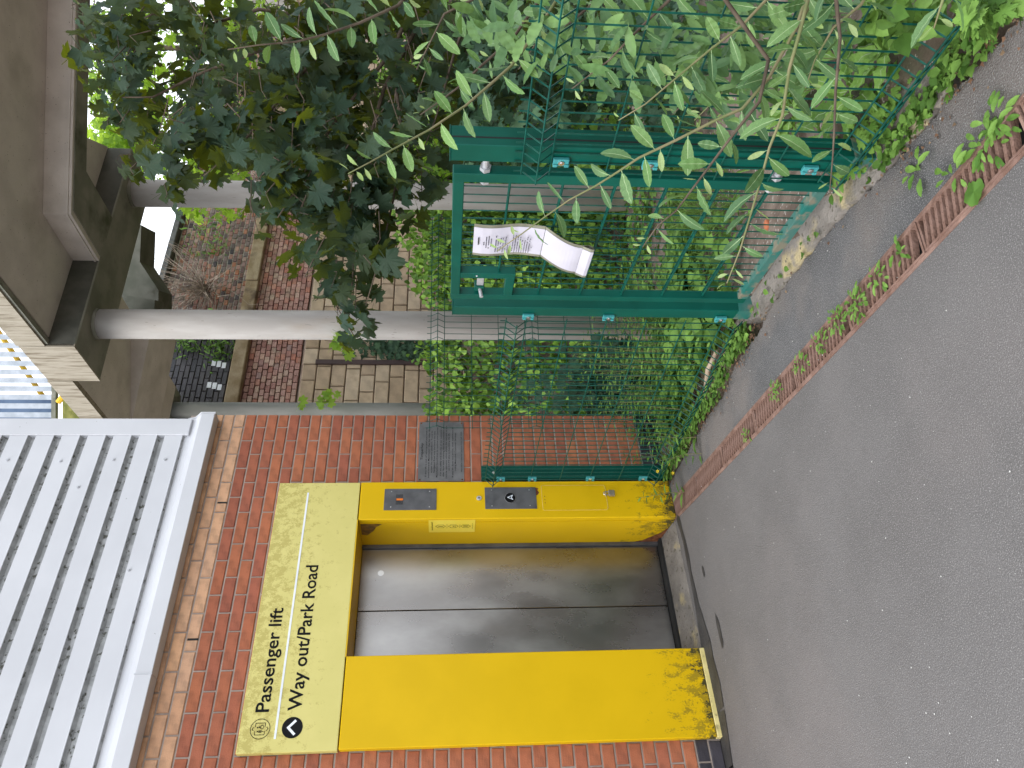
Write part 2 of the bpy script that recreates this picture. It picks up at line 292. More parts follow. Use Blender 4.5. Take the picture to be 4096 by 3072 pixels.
# lichened concrete threshold below the gate
b = MB()
inner = [(1.06, 2.32), (.90, 2.66), (.74, 3.04), (.58, 3.40), (.40, 3.78), (.30, 3.95)]
outer = [(.90, 2.22), (.81, 2.42), (.71, 2.71), (.61, 3.02), (.475, 3.35), (.33, 3.64)]
for k in range(5):
    a, c, d, e = outer[k], outer[k + 1], inner[k + 1], inner[k]
    for j in range(6):
        u0, u1 = j / 6, (j + 1) / 6
        def L2(p, q, u): return (p[0] + (q[0] - p[0]) * u, p[1] + (q[1] - p[1]) * u)
        P = [L2(a, c, u0), L2(a, c, u1), L2(e, d, u1), L2(e, d, u0)]
        w0 = .012 * math.sin(9 * (k * 6 + j)); w1 = .012 * math.sin(9 * (k * 6 + j + 1))
        P[0] = (P[0][0] + w0, P[0][1]); P[1] = (P[1][0] + w1, P[1][1])
        z = .018
        b.hexa([(P[0][0], P[0][1], -.05), (P[1][0], P[1][1], -.05), (P[2][0], P[2][1], -.05), (P[3][0], P[3][1], -.05), (P[0][0] + .008, P[0][1], z), (P[1][0] + .008, P[1][1], z), (P[2][0], P[2][1], z + .014), (P[3][0], P[3][1], z + .014)][::1])
tag(b.build('concrete_threshold', m_kerb), kind='structure')

# ------------------------------------------------------------------ lift building
LR = math.radians(39.6); LO = (-.228, 5.6, 0)
lift = thing('lift_building', 'red brick lift building with buff brick courses and white ribbed metal cladding above', 'building', LO, LR)
b = MB()
b.box(-.86, -.004, .007, .9, -.3, 3.30); b.box(-3.4, -1.92, .007, .9, -.3, 3.30); b.box(-1.92, -.86, .007, .9, 2.10, 3.30); b.box(-1.92, -.86, .42, .9, -.3, 2.10)
b.build('wall_core', m_mortar, lift)
def brick_mesh(name, l, h, m, d=.045, ch=.004):
    x = MB(); y0 = 0
    o = [(0, 0), (l, 0), (l, h), (0, h)]; i_ = [(ch, ch), (l - ch, ch), (l - ch, h - ch), (ch, h - ch)]
    F = [(a, y0, c) for a, c in i_]; Bk = [(a, y0 + ch, c) for a, c in o]; K = [(a, d, c) for a, c in o]
    i = 0; x.v = F + Bk + K; x.f = [(0, 1, 2, 3)] + [(4 + k, 4 + (k + 1) % 4, (k + 1) % 4, k) for k in range(4)] + [(8 + k, 8 + (k + 1) % 4, 4 + (k + 1) % 4, 4 + k) for k in range(4)]
    x.m = [0] * 9; x.t = [0.] * 9
    return x.mesh(name, m)
def brick_cache(d={}):
    return d
BC = {}
def bm_(l, h, m):
    k = (round(l, 3), round(h, 3), m.name)
    if k not in BC: BC[k] = brick_mesh('brick', l, h, m)
    return BC[k]
stuff = MB(); nb = 0
for r in range(44):
    z = r * .075 + .005
    m = m_blue if r < 2 else (m_buff if r >= 39 else m_brick)
    mi = 0 if r < 2 else (2 if r >= 39 else 1)
    u = 0.; first = True
    while u > -3.35:
        l = .1025 if (first and r % 2) else .215
        u0 = u - l; first = False
        hid = (u0 > -2.235 and u < -.60 and z + .065 < 2.60) or (u0 > -2.23 and u < -.60 and z < 2.05)
        ok = not hid and not (z > 3.12)
        if ok:
            uu0, uu1 = u0, u
            # cut bricks that would run behind the surround into the lift opening
            if z < 2.08 and uu0 < -.875 and uu1 > -.875: uu0 = -.875
            if u0 > -2.74:
                o = put('brick', bm_(uu1 - uu0, .065, m), lift, (uu0, random.uniform(-.0012, .0012), z)); nb += 1
            else: stuff.box(uu0, uu1, 0, .04, z, z + .065, mi, random.random())
        u = u0 - .01
o = stuff.build('brick_field', [m_blue, m_brick, m_buff], lift, tint=True); o['kind'] = 'stuff'
# return face at the corner
b = MB()
for r in range(42):
    z = r * .075 + .005; y = .0 if r % 2 == 0 else .0
    b.box(-.004, .0, .055, .9, z, z + .065, 0 if r < 2 else (2 if r >= 39 else 1), random.random())
o = b.build('return_brick_course', [m_blue, m_brick, m_buff], lift, tint=True)
# black vertical slots (weep vents) in the buff course
b = MB()
for u in (-.72, -1.62): b.box(u, u + .012, -.002, .01, 2.93, 2.99)
b.build('weep_vent', m_dark, lift)
# flashing
b = MB()
prof = [(.0, 3.105), (-.10, 3.105), (-.10, 3.195), (-.045, 3.245), (-.028, 3.30), (0, 3.30)]
b.prism([(-3.4, y, z) for y, z in prof], (3.335, 0, 0)); bevel(b.build('drip_flashing', m_clad, lift), .003)
b = MB(); b.prism([(-.0655, y * 1.02, z + (.003 if z > 3.15 else -.003)) for y, z in prof], (.012, 0, 0)); b.build('flashing_end_cap', m_clad, lift)
b = MB(); b.box(-1.842, -1.836, -.103, -.0, 3.103, 3.198); b.build('flashing_joint', m_galv, lift)
# cladding: crowns and troughs, each rib its own sheet piece
z0 = 3.30; k = 0
while z0 < 5.6:
    h = .117; g = .049
    b = MB()
    x0, x1 = -3.4, -.205
    b.poly([(x0, -.05, z0), (x1, -.05, z0), (x1, -.05, z0 + h), (x0, -.05, z0 + h)])
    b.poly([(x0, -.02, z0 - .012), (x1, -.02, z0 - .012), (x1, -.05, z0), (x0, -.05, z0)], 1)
    b.poly([(x0, -.05, z0 + h), (x1, -.05, z0 + h), (x1, -.02, z0 + h + .012), (x0, -.02, z0 + h + .012)], 0)
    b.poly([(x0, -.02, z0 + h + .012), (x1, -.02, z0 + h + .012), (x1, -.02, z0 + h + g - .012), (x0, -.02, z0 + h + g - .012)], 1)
    b.tube([(x0, -.051, z0 + .003), (x1, -.051, z0 + .003)], .0035, 6)  # slim rod added to draw the highlight on the rib's lower edge
    b.build('cladding_rib', [m_clad, m_cladd], lift)
    z0 += h + g; k += 1
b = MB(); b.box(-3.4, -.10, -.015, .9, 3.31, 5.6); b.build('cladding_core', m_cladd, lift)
b = MB(); b.box(-.215, -.078, -.060, -.016, 3.262, 5.6); b.box(-.099, -.078, -.016, .9, 3.262, 5.6); bevel(b.build('corner_trim', m_clad, lift), .004)
for i_, (u, z) in enumerate([(-.41, 3.37), (-.41, 3.70), (-.42, 4.03), (-.62, 3.86), (-.41, 4.36), (-1.2, 3.40)]):
    b = MB(); b.disc((u, -.051, z), (0, -1, 0), .011, 10, .004); b.disc((u, -.055, z), (0, -1, 0), .006, 6, .005); b.build('cladding_screw', m_galv, lift)

# lift entrance: yellow surround and stainless doors
ent = thing('lift_entrance', 'yellow steel lift entrance with stainless sliding doors set back under the sign', 'lift', LO, LR)
PF = -.045
b = MB(); b.box(-2.243, -1.748, PF, .0, .032, 2.078); bevel(b.build('left_panel', m_ydirty, ent), .004)
b = MB(); b.box(-2.243, -1.748, PF - .001, -.002, .0, .030)
bevel(b.build('bottom_strip', m_ypale, ent), .003)
b = MB(); b.box(-1.95, -1.75, .0, .335, .0, 2.078); b.build('left_jamb', m_yellow, ent)
b = MB(); b.box(-.872, -.590, PF, .0, .002, 2.078); bj = bevel(b.build('right_jamb', m_ydirty, ent), .005)
b = MB(); b.box(-.872, -.80, .0005, .315, .002, 2.078); b.build('right_reveal', m_ydirty, ent)
b = MB(); b.box(-1.75, -.872, -.044, .315, 2.079, 2.13); b.build('soffit', m_yellow, ent)
b = MB(); b.box(-.895, -.873, .29, .33, .045, 2.079); b.build('door_frame', m_steel, ent)
for u0, u1 in ((-1.328, -.897), (-1.95, -1.3315)):
    b = MB(); b.box(u0, u1, .312 if u0 > -1.4 else .316, .35, .062, 2.077); bevel(b.build('door_leaf', m_door, ent), .002)
b = MB(); b.disc((-1.07, .312, 1.945), (0, -1, 0), .02, 20, .002); b.disc((-1.07, .3095, 1.945), (0, -1, 0), .011, 16, .001); b.build('door_lock', m_screw, ent)
b = MB(); b.box(-1.95, -.874, .24, .36, -.05, .058); b.build('door_sill', m_dark, ent)
b = MB(); b.hexa([(-1.75, .0, -.05), (-.874, .0, -.05), (-.874, .27, -.05), (-1.75, .27, -.05), (-1.75, .0, .005), (-.874, .0, .005), (-.874, .27, .046), (-1.75, .27, .050)]); b.build('sloped_threshold', m_kerb, ent)
# rust at the foot of the right jamb
b = MB()
pts = [(-.8735, .315, .04), (-.8735, .315, .30), (-.8735, .27, .17), (-.8735, .22, .12), (-.8735, .16, .055), (-.8735, .10, .03), (-.8735, .14, .02), (-.8735, .23, .02)]
b.poly(pts); b.build('rust_patch', m_rustp, ent)
b = MB(); b.poly([(-.8735, .01, 2.07), (-.8735, .012, 1.93), (-.8735, .05, 1.97), (-.8735, .10, 1.99), (-.8735, .16, 2.035), (-.8735, .15, 2.07)]); b.build('smoke_mark', mat('soot', (.25, .13, .02), (.12, .07, .02), rough=.7, scale=30), ent)
def plate(name, u0, u1, z0, z1, m, th=.004, screws=True):
    p = MB(); p.box(u0, u1, PF - th, PF, z0, z1); o = bevel(p.build(name, m, ent), .001)
    if screws:
        for u in (u0 + .022, u1 - .022):
            for z in (z0 + .045, z1 - .045):
                s = MB(); s.disc((u, PF - th, z), (0, -1, 0), .0042, 10, .0015); s.build('screw', m_screw, o)
    return o
pl = plate('speaker_plate', -.806, -.646, 1.583, 1.922, m_steel)
g = MB()
for k in range(16):
    x = -.764 + .0725 * k / 15
    for j in range(9): g.box(x - .0013, x + .0013, PF - .0052, PF - .004, 1.801 + j * .0052, 1.8038 + j * .0052)
g.build('speaker_grille', m_dark, pl)
g = MB(); g.box(-.735, -.722, PF - .0075, PF - .0045, 1.80, 1.842); g.build('orange_strip', m_orange, pl)
pl = plate('call_button_plate', -.803, -.639, .924, 1.265, m_steel)
g = MB(); g.disc((-.722, PF - .004, 1.098), (0, -1, 0), .037, 32, .003); g.build('button_ring', m_screw, pl)
g = MB(); g.disc((-.722, PF - .0071, 1.098), (0, -1, 0), .0345, 32, .004); g.build('call_button', m_black, pl)
def stroke(pts, w, y, m, name, parent, closed=False):
    s = MB(); n = len(pts); rng_ = range(n if closed else n - 1)
    for i in rng_:
        a = Vector((pts[i][0], 0, pts[i][1])); c = Vector((pts[(i + 1) % n][0], 0, pts[(i + 1) % n][1])); d = (c - a).normalized(); p = Vector((-d.z, 0, d.x)) * w / 2; e = d * w * .35
        s.poly([(v.x, y - .00004 * i, v.z) for v in (a - p - e, c - p + e, c + p + e, a + p - e)])
    return s.build(name, m, parent)
cx, cz = -.722, 1.098
stroke([(cx, cz + .018), (cx - .016, cz - .016), (cx, cz - .006), (cx + .016, cz - .016)], .0045, PF - .0122, m_white, 'arrow_mark', pl, True)
b = MB(); b.disc((-.722, PF, 1.304), (0, -1, 0), .017, 24, .006); b.disc((-.722, PF - .006, 1.304), (0, -1, 0), .013, 24, .003); ks = b.build('key_switch', m_screw, ent)
b = MB(); b.box(-.7245, -.7195, PF - .0105, PF - .008, 1.297, 1.311); b.box(-.732, -.712, PF - .0100, PF - .0085, 1.3025, 1.3055); b.build('keyhole', m_dark, ks)
pn = plate('access_panel', -.818, -.624, .452, .888, m_ydirty, .002, False)
for z in (.868,):
    for u in (-.76, -.735, -.71):
        s = MB(); s.disc((u, PF - .002, z), (0, -1, 0), .0032, 8, .001); s.build('rivet', m_rustp, pn)
stroke([(-.800, .452), (-.816, .462), (-.816, .878), (-.806, .886), (-.634, .886), (-.626, .878), (-.626, .462), (-.636, .454)], .0018, PF - .0024, m_ypale, 'panel_edge', pn, True)
b = MB(); b.poly([(-.70, PF - .0005, .925), (-.642, PF - .0005, .924), (-.645, PF - .0005, .905), (-.66, PF - .0005, .912), (-.68, PF - .0005, .902), (-.70, PF - .0005, .915)]); b.build('rust_patch', m_rustp, ent)
# padlock
pd = thing('padlock', 'small dull padlock hanging from the hasp of the yellow access panel', 'padlock', LO, LR)
b = MB(); b.box(-.722, -.680, PF - .032, PF - .012, .398, .440); bevel(b.build('lock_body', m_brass, pd), .004, 2)
b = MB(); b.tube([(-.713, PF - .022, .44), (-.713, PF - .022, .462), (-.708, PF - .022, .472), (-.696, PF - .022, .472), (-.690, PF - .022, .462), (-.690, PF - .022, .44)], .003, 8); b.build('shackle', m_screw, pd)
b = MB(); b.box(-.712, -.692, PF - .020, PF - .002, .455, .459); b.build('hasp', m_galv, ent)

# ------------------------------------------------------------------ text
def text(body, name, parent, m, left, base, width=None, cap=None, y=0., bold=0., align='LEFT', th=.0006, space=1., split=False):
    cu = bpy.data.curves.new('t', 'FONT'); cu.body = body; cu.size = 1; cu.offset = bold; cu.space_character = space; cu.resolution_u = 3
    to = bpy.data.objects.new('t', cu); COL.objects.link(to)
    dg = bpy.context.evaluated_depsgraph_get(); dg.update()
    me = bpy.data.meshes.new_from_object(to.evaluated_get(dg)); bpy.data.objects.remove(to); bpy.data.curves.remove(cu)
    n = len(me.vertices); co = np.zeros(n * 3); me.vertices.foreach_get('co', co); co = co.reshape(-1, 3)
    x0, x1 = co[:, 0].min(), co[:, 0].max(); s = cap / .727; sx = s if width is None else width / (x1 - x0)
    X = (co[:, 0] - x0) * sx
    if align == 'CENTER': X -= (x1 - x0) * sx / 2
    Z = co[:, 1] * s
    out = np.stack([left + X, np.full(n, y), base + Z], 1); me.vertices.foreach_set('co', out.ravel()); me.materials.clear(); me.materials.append(m); me.name = name; me.update()
    if split:
        par = list(range(n))
        def fnd(i):
            while par[i] != i: par[i] = par[par[i]]; i = par[i]
            return i
        for p in me.polygons:
            vs = list(p.vertices)
            for v in vs[1:]: par[fnd(v)] = fnd(vs[0])
        grp = {}
        for p in me.polygons: grp.setdefault(fnd(p.vertices[0]), []).append(list(p.vertices))
        for fs in grp.values():
            ids = sorted({v for f in fs for v in f}); ix = {v: k for k, v in enumerate(ids)}
            q = bpy.data.meshes.new(name); q.from_pydata([tuple(out[v]) for v in ids], [], [[ix[v] for v in f] for f in fs]); q.materials.append(m); put(name, q, parent)
        return None
    return put(name, me, parent)

# ------------------------------------------------------------------ sign
sg = thing('lift_sign', 'pale yellow sign reading Passenger lift and Way out Park Road above the lift doors', 'sign', LO, LR)
b = MB(); b.box(-2.248, -.594, PF, -.002, 2.084, 2.605); bevel(b.build('sign_board', m_sign, sg), .004, 2)
SY = PF - .0012
text('Passenger lift', 'letter', sg, m_black, -2.041, 2.4665, .587, .0735, SY, .014, split=True)
text('Way out/Park Road', 'letter', sg, m_black, -2.038, 2.295, .853, .0755, SY, .014, split=True)
b = MB(); b.box(-2.180, -.670, SY - .0004, PF, 2.4085, 2.4195); b.build('white_rule', m_white, sg)
def circ(cx, cz, r, n=40): return [(cx + r * math.cos(2 * math.pi * k / n), cz + r * math.sin(2 * math.pi * k / n)) for k in range(n)]
def dot(cx, cz, r, y, m, name, par, n=32):
    s = MB(); s.poly([(x, y, z) for x, z in circ(cx, cz, r, n)]); return s.build(name, m, par)
C1 = (-2.127, 2.4975)
stroke(circ(*C1, .0505), .003, SY, m_black, 'lift_symbol_ring', sg, True)
def L(pts): return [(C1[0] + x, C1[1] + z) for x, z in pts]
for pts in ([(-.012, .026), (-.030, .026), (-.030, -.024), (-.012, -.024)], [(.012, .026), (.030, .026), (.030, -.024), (.012, -.024)], [(-.009, .034), (0, .042), (.009, .034)], [(-.009, -.033), (0, -.041), (.009, -.033)],
            [(-.013, .006), (-.013, -.018)], [(-.017, .006), (-.018, -.008)], [(-.009, .006), (-.008, -.008)], [(.007, .010), (.007, -.002), (.016, -.002), (.020, -.012)], [(.007, .005), (.014, .005)]):
    stroke(L(pts), .003, SY, m_black, 'lift_symbol_stroke', sg)
stroke([(C1[0] + .009 + .009 * math.cos(a), C1[1] - .009 + .009 * math.sin(a)) for a in np.linspace(2.0, 6.0, 12)], .0025, SY, m_black, 'lift_symbol_wheel', sg)
dot(C1[0] - .013, C1[1] + .0125, .0038, SY, m_black, 'lift_symbol_head', sg, 12); dot(C1[0] + .007, C1[1] + .0145, .0038, SY, m_black, 'lift_symbol_head', sg, 12)
dot(-2.125, 2.3305, .0545, SY, m_black, 'arrow_disc', sg)
stroke([(-2.158, 2.318), (-2.125, 2.352), (-2.092, 2.318)], .013, SY - .0006, m_white, 'arrow_chevron', sg)

# ------------------------------------------------------------------ plaque
pq = thing('steel_plaque', 'grey engraved steel notice plate headed Timperley screwed to the brick wall', 'plaque', LO, LR)
b = MB(); b.box(-.560, -.063, -.003, .002, 1.398, 1.711); bevel(b.build('plate', m_plq, pq), .001)
for u in (-.548, -.075):
    for z in (1.412, 1.697): s = MB(); s.disc((u, -.003, z), (0, -1, 0), .006, 10, .002); s.build('screw', m_rustp, pq)
cxp = -.318; lines = ['If this lift is out of service and you wish to', 'travel towards Manchester. Use the other lift to', 'access the opposite platform. Travel to', 'Navigation Road stop and board the next', 'Manchester bound tram to continue your journey.', None,
     'For the safety and security of our customers', 'after 8pm each evening the lift is switched to', 'remote operation which allows the operator to see', 'on CCTV who is requesting the lift.', None, 'If the lift does not arrive, seek assistance by', 'calling Metrolink Customer Services.']
text('Timperley', 'heading', pq, m_black, cxp, 1.681, .142, .0165, -.0042, .004, 'CENTER')
z = 1.657
for ln in lines:
    if ln is None: z -= .0065; continue
    text(ln, 'line_of_text', pq, m_black, cxp, z - .003, .0090 * len(ln), .0108, -.0042, .002, 'CENTER'); z -= .0188
text('Metrolink Customer Services 0161 205 2000', 'line_of_text', pq, m_black, cxp, 1.412, .335, .0085, -.0042, .0, 'CENTER')

# sticker on the reveal (faces the doorway)
stk = thing('access_sticker', 'yellow restricted lift access sticker with three pictograms on the door reveal', 'sticker', LO, LR)
m_stk = mat('sticker_yellow', (.78, .60, .05), (.82, .66, .08), rough=.45)
XR = -.8745
def rev(o):   # turn a drawing made in the u/z plane onto the reveal face (u -> depth)
    me_ = o.data
    for v in me_.vertices:
        u, y, z = v.co; v.co = (XR + y, u, z)
    return o
sx0, sx1 = -.034, .125     # depth range on the reveal
b = MB(); b.box(sx0, sx1, -.0004, .0006, 1.330, 1.632); rev(b.build('label_sheet', m_stk, stk))
rev(text('Restricted lift access', 'heading', stk, m_black, (sx0 + sx1) / 2, 1.605, .105, .011, -.001, .01, 'CENTER'))
for i_, zc in enumerate((1.555, 1.472, 1.392)):
    cxs = (sx0 + sx1) / 2
    for pts in ([(-.009, .018), (-.019, .018), (-.019, -.018), (-.009, -.018)], [(.009, .018), (.019, .018), (.019, -.018), (.009, -.018)], [(-.010, .024), (0, .032), (.010, .024)], [(-.010, -.024), (0, -.032), (.010, -.024)]):
        rev(stroke([(cxs + x, zc + z) for x, z in pts], .0028, -.0011, m_black, 'pictogram_stroke', stk))
    if i_ == 0: rev(stroke([(cxs, zc + .008), (cxs, zc - .014)], .006, -.0011, m_black, 'pictogram_person', stk)); rev(dot(cxs, zc + .013, .003, -.0011, m_black, 'pictogram_head', stk, 10))
    if i_ == 1: rev(stroke([(cxs - .003, zc + .008), (cxs - .003, zc - .002), (cxs + .005, zc - .002), (cxs + .009, zc - .010)], .0034, -.0011, m_black, 'pictogram_wheelchair', stk)); rev(stroke([(cxs - .001 + .0075 * math.cos(a), zc - .007 + .0075 * math.sin(a)) for a in np.linspace(2, 6, 9)], .0022, -.0011, m_black, 'pictogram_wheel', stk))
    if i_ == 2:
        for dx in (-.007, .007): rev(stroke([(cxs + dx, zc + .008), (cxs + dx, zc - .013)], .005, -.0011, m_black, 'pictogram_person', stk)); rev(dot(cxs + dx, zc + .012, .0028, -.0011, m_black, 'pictogram_head', stk, 10))
rev(text('Up only', 'caption', stk, m_black, (sx0 + sx1) / 2, 1.511, .05, .006, -.001, 0, 'CENTER')); rev(text('or pushchair', 'caption', stk, m_black, (sx0 + sx1) / 2, 1.428, .05, .006, -.001, 0, 'CENTER')); rev(text('at this level', 'caption', stk, m_black, (sx0 + sx1) / 2, 1.345, .07, .006, -.001, 0, 'CENTER'))

# ------------------------------------------------------------------ fences
def vwire_mesh(zs, r=.003, name='wire'):
    """vertical wire with v shaped folds; zs = list of (z, y)"""
    b_ = MB(); b_.tube([(0, y, z) for z, y in zs], r, 5); return b_.mesh(name, m_wire)
def clamp(parent, x, y, z, name='clamp'):
    c = MB(); c.box(x - .017, x + .017, y - .014, y, z - .028, z + .028); c.box(x - .017, x - .004, y - .02, y - .014, z + .012, z + .028); c.box(x - .017, x - .004, y - .02, y - .014, z - .028, z - .012)
    o = bevel(c.build(name, m_clamp, parent), .002)
    s = MB(); s.disc((x + .002, y - .014, z), (0, -1, 0), .011, 12, .004); s.disc((x + .002, y - .018, z), (0, -1, 0), .006, 6, .003); s.build('bolt', m_screw, o)
def folds(top, steps, tail=.028):
    out = [(top + tail, 0)]
    for kind, z in steps:
        if kind == 'f': out += [(top - z, 0), (top - z - .05, -.045), (top - z - .10, 0)]
        else: out.append((top - z, 0))
    return out
PANEL = [('f', .0), ('h', .3), ('h', .5), ('h', .7), ('h', .9), ('f', 1.09)]
def hz(steps):
    o = []
    for k, z in steps:
        if k == 'f': o += [(z, 0), (z + .05, -.045), (z + .10, 0)]
        else: o.append((z, 0))
    return o
def panel(parent, x0, x1, top, slope, steps, pitch=.05, y=-.0, tail=.028, zend=None, r=.0031, swap=None):
    prof = folds(0, steps, tail)
    if zend is not None: prof.append((zend, 0))
    me_ = vwire_mesh(prof, r); n = int(round((x1 - x0) / pitch))
    for k in range(n + 1):
        x = x0 + k * pitch; put('wire', me_, parent, (x, y, top + slope * (x - x0)))
    for z, yy in hz(steps):
        h = MB(); h.tube([(x0 - .01, y + yy - r * 1.6, top - z - slope * .01), (x1 + .01, y + yy - r * 1.6, top - z + slope * (x1 - x0))], r, 6); h.build('rail_wire', m_wire, parent)

# left panel, lift to gate (local x runs from the lift to the gate post)
fa = math.atan2(-.817, .576); FO = Vector((.317, 3.8, 0)) - Vector((.576, -.817, 0)) * 1.66
fl = thing('mesh_fence', 'green welded mesh fence panel between the lift wall and the gate', 'fence', FO, fa, 'green mesh fence panels')
panel(fl, .0, 1.665, 1.262, -.017, PANEL)
for z in (1.16, .95, .56, .2): clamp(fl, .035, -.004, z)
ep = thing('fence_end_post', 'flat green steel post fixed to the brick beside the yellow lift jamb', 'post', LO, LR)
b = MB(); b.box(-.563, -.452, -.026, -.001, -.05, 1.283); b.box(-.563, -.553, -.045, -.026, -.05, 1.283); b.box(-.492, -.487, -.030, -.026, -.05, 1.28); bevel(b.build('post_plate', m_green, ep), .002)
b = MB(); b.disc((-.51, -.026, 1.20), (0, -1, 0), .009, 12, .004); b.build('bolt', m_screw, ep)

# gate and posts
ga = math.atan2(-.926, .378); GO = (.317, 3.8, 0)
def gpost(label, s0, s1, zb, zt, clamps, cx):
    p = thing('gate_post', label, 'gate post', GO, ga)
    q = MB(); q.box(s0, s1, 0, .082, zb, zt - .004); bevel(q.build('shaft', m_green, p), .003)
    q = MB(); q.box(s0 - .001, s1 + .001, -.001, .083, zt - .004, zt); bevel(q.build('cap', m_green, p), .001)
    q = MB(); q.box(s0 - .0015, s1 + .0015, -.0015, .0835, zb, .10); q.build('dusty_foot', m_greenbase, p)
    for z in clamps: clamp(p, cx, -.002, z)
    return p
gpost('green square gate post nearer the lift, with three teal clamps down its edge', .042, .126, -.1, 1.50, (1.13, .735, .17), .056)
pr = gpost('green square gate post on the hinge side, partly hidden by willow leaves', 1.200, 1.287, -.1, 1.52, (1.135, .82, .24), 1.225)
b = MB(); b.box(1.2861, 1.2878, .03, .036, -.1, 1.515); b.build('seam_line', m_dark, pr)
gate = thing('mesh_gate', 'green steel framed mesh gate with a lock box at its upper corner', 'gate', GO, ga)
GT, GB, F0, F1 = 1.508, .105, .203, 1.131
def bar(name, x0, x1, z0, z1, y0=0., y1=.042, m=None): q = MB(); q.box(x0, x1, y0, y1, z0, z1); return bevel(q.build(name, m or m_green, gate), .0025)
bar('frame_stile', F0, F0 + .042, GB, GT); bar('frame_stile', F1 - .05, F1, GB, GT)
bar('frame_rail', F0 + .042, F1 - .05, GT - .042, GT - .0005); bar('frame_rail', F0 + .042, F1 - .05, GB + .0005, GB + .044, m=m_greenbase)
bar('lock_box_stile', .395, .437, 1.2235, GT - .042); bar('lock_box_rail', F0 + .042, .395, 1.224, 1.264)
b = MB(); b.box(.262, .30, .01, .05, 1.355, 1.40); lk = bevel(b.build('lock', m_green, gate), .003)
b = MB(); b.tube([(.281, .012, 1.375), (.281, -.03, 1.368)], .0085, 10); b.build('bolt_end', m_galv, lk); b = MB(); b.box(.30, .40, .02, .035, 1.36, 1.39); b.build('bolt_bar', m_galv, lk)
b = MB(); b.tube([(.395, .02, 1.395), (.42, -.002, 1.395)], .004, 6); b.build('keeper', m_galv, lk)
ZL = [1.298, 1.102, .906, .711, .516, .321]
vm = {}
for k in range(17):
    s = 1.032 - .0505 * k
    if s < F0 + .05: break
    top = GT - .042 if s > .44 else 1.224
    key = round(top, 3)
    if key not in vm:
        q = MB(); q.tube([(0, .022, GB + .044), (0, .022, top)], .0026, 5); vm[key] = q.mesh('wire', m_wire)
    put('wire', vm[key], gate, (s, 0, 0))
for z in ZL:
    x0 = .437 if z > 1.224 else F0 + .042
    for yy in (.0145, .0295):
        q = MB(); q.tube([(x0, yy, z), (F1 - .05, yy, z)], .0042, 6); q.build('rail_wire', m_wire, gate)
for z in (1.392, .322):
    q = MB(); q.tube([(F1 - .075, .022, z), (F1 + .072, .022, z)], .012, 12); h = q.build('hinge_pin', m_galv, gate)
    q = MB(); q.tube([(F1 + .001, .022, z), (F1 + .018, .022, z)], .021, 6); q.build('hinge_nut', m_galv, h)
    q = MB(); q.tube([(F1 - .067, .022, z), (F1 - .052, .022, z)], .020, 6); q.build('hinge_nut', m_galv, h)
# right panel
fr = thing('mesh_fence', 'green welded mesh fence panel right of the gate behind willow branches', 'fence', GO, ga, 'green mesh fence panels')
panel(fr, 1.165, 3.0, 1.268, .018, PANEL, y=-.006)
for z in (1.135,): pass

# back fence
bo = (-.31, 5.45, 0); ba = math.radians(25)
bf = thing('mesh_fence', 'farther green mesh fence with three folded rows in front of the climbing plants', 'fence', bo, ba, 'green mesh fence panels')
BP = [('f', .0), ('h', .3), ('h', .5), ('f', .7), ('h', 1.0), ('h', 1.2), ('f', 1.40)]
panel(bf, .0, 1.80, 1.638, 0., BP, y=0, r=.0026)

# notice on the gate
no = thing('laminated_notice', 'white laminated paper notice curling off the gate mesh, hung in two sheets', 'notice', GO, ga)
def sheet(name, pts, half, th, m, par, grow=0., off=0.):
    """pts: (x centre, y, z) down the sheet"""
    q = MB(); n = len(pts)
    for i in range(n - 1):
        (xa_, y_a, z_a), (xb, y_b, z_b) = pts[i], pts[i + 1]
        A = [(xa_ - half - grow, y_a + off, z_a), (xa_ + half + grow, y_a + off, z_a), (xb + half + grow, y_b + off, z_b), (xb - half - grow, y_b + off, z_b)]
        q.poly(A[::-1]); q.poly([(x, y + th, z) for x, y, z in A])
        for e, f in ((0, 3), (1, 2)): q.poly([A[e], A[f], (A[f][0], A[f][1] + th, A[f][2]), (A[e][0], A[e][1] + th, A[e][2])])
    for e in (0, n - 1):
        x, y, z = pts[e]; q.poly([(x - half - grow, y + off, z), (x + half + grow, y + off, z), (x + half + grow, y + off + th, z), (x - half - grow, y + off + th, z)])
    return q.build(name, m, par, smooth=False)
up = [(.712, -.004 - .006 * math.sin(i * .9), 1.420 - i * .0352) for i in range(9)]
low = []
for i in range(17):
    t = i / 16
    if t < .78: u = t / .78; low.append((.712 - .055 * u, -.008 - .055 * math.sin(u * 2.2), 1.136 - .185 * u))
    else: u = (t - .78) / .22; a_ = u * 2.6; low.append((.657 + .012 * u, -.0525 - .028 * math.sin(a_) , .951 - .022 * math.sin(a_) + .045 * u * u))
sheet('laminate', up, .1, .0012, m_paperedge, no, .013, .001); sheet('upper_page', up, .1, .001, m_paper, no, -.006, -.0008)
sheet('laminate', low, .098, .0012, m_paperedge, no, .011, .001); sheet('lower_page', low, .098, .001, m_paper, no, -.006, -.0008)
q = MB(); seed = random.Random(3)
for i in range(21):
    z = 1.376 - i * .0098
    if i in (4, 11): continue
    w = seed.uniform(.10, .15) if i not in (3, 10, 20) else .06; x0 = .712 - .076
    if i < 4: w = (.05, .09, .10, .07)[i]; x0 = .712 - w / 2
    for a_ in range(int(w / .012)):       # broken into words
        if seed.random() < .12: continue
        q.box(x0 + a_ * .012, x0 + a_ * .012 + seed.uniform(.008, .0118), -.0122, -.0118, z, z + .0034)
q.build('print_line', m_ink, no)
q = MB(); q.box(.69, .742, -.0135, -.011, 1.398, 1.402); q.build('staple', m_dark, no)

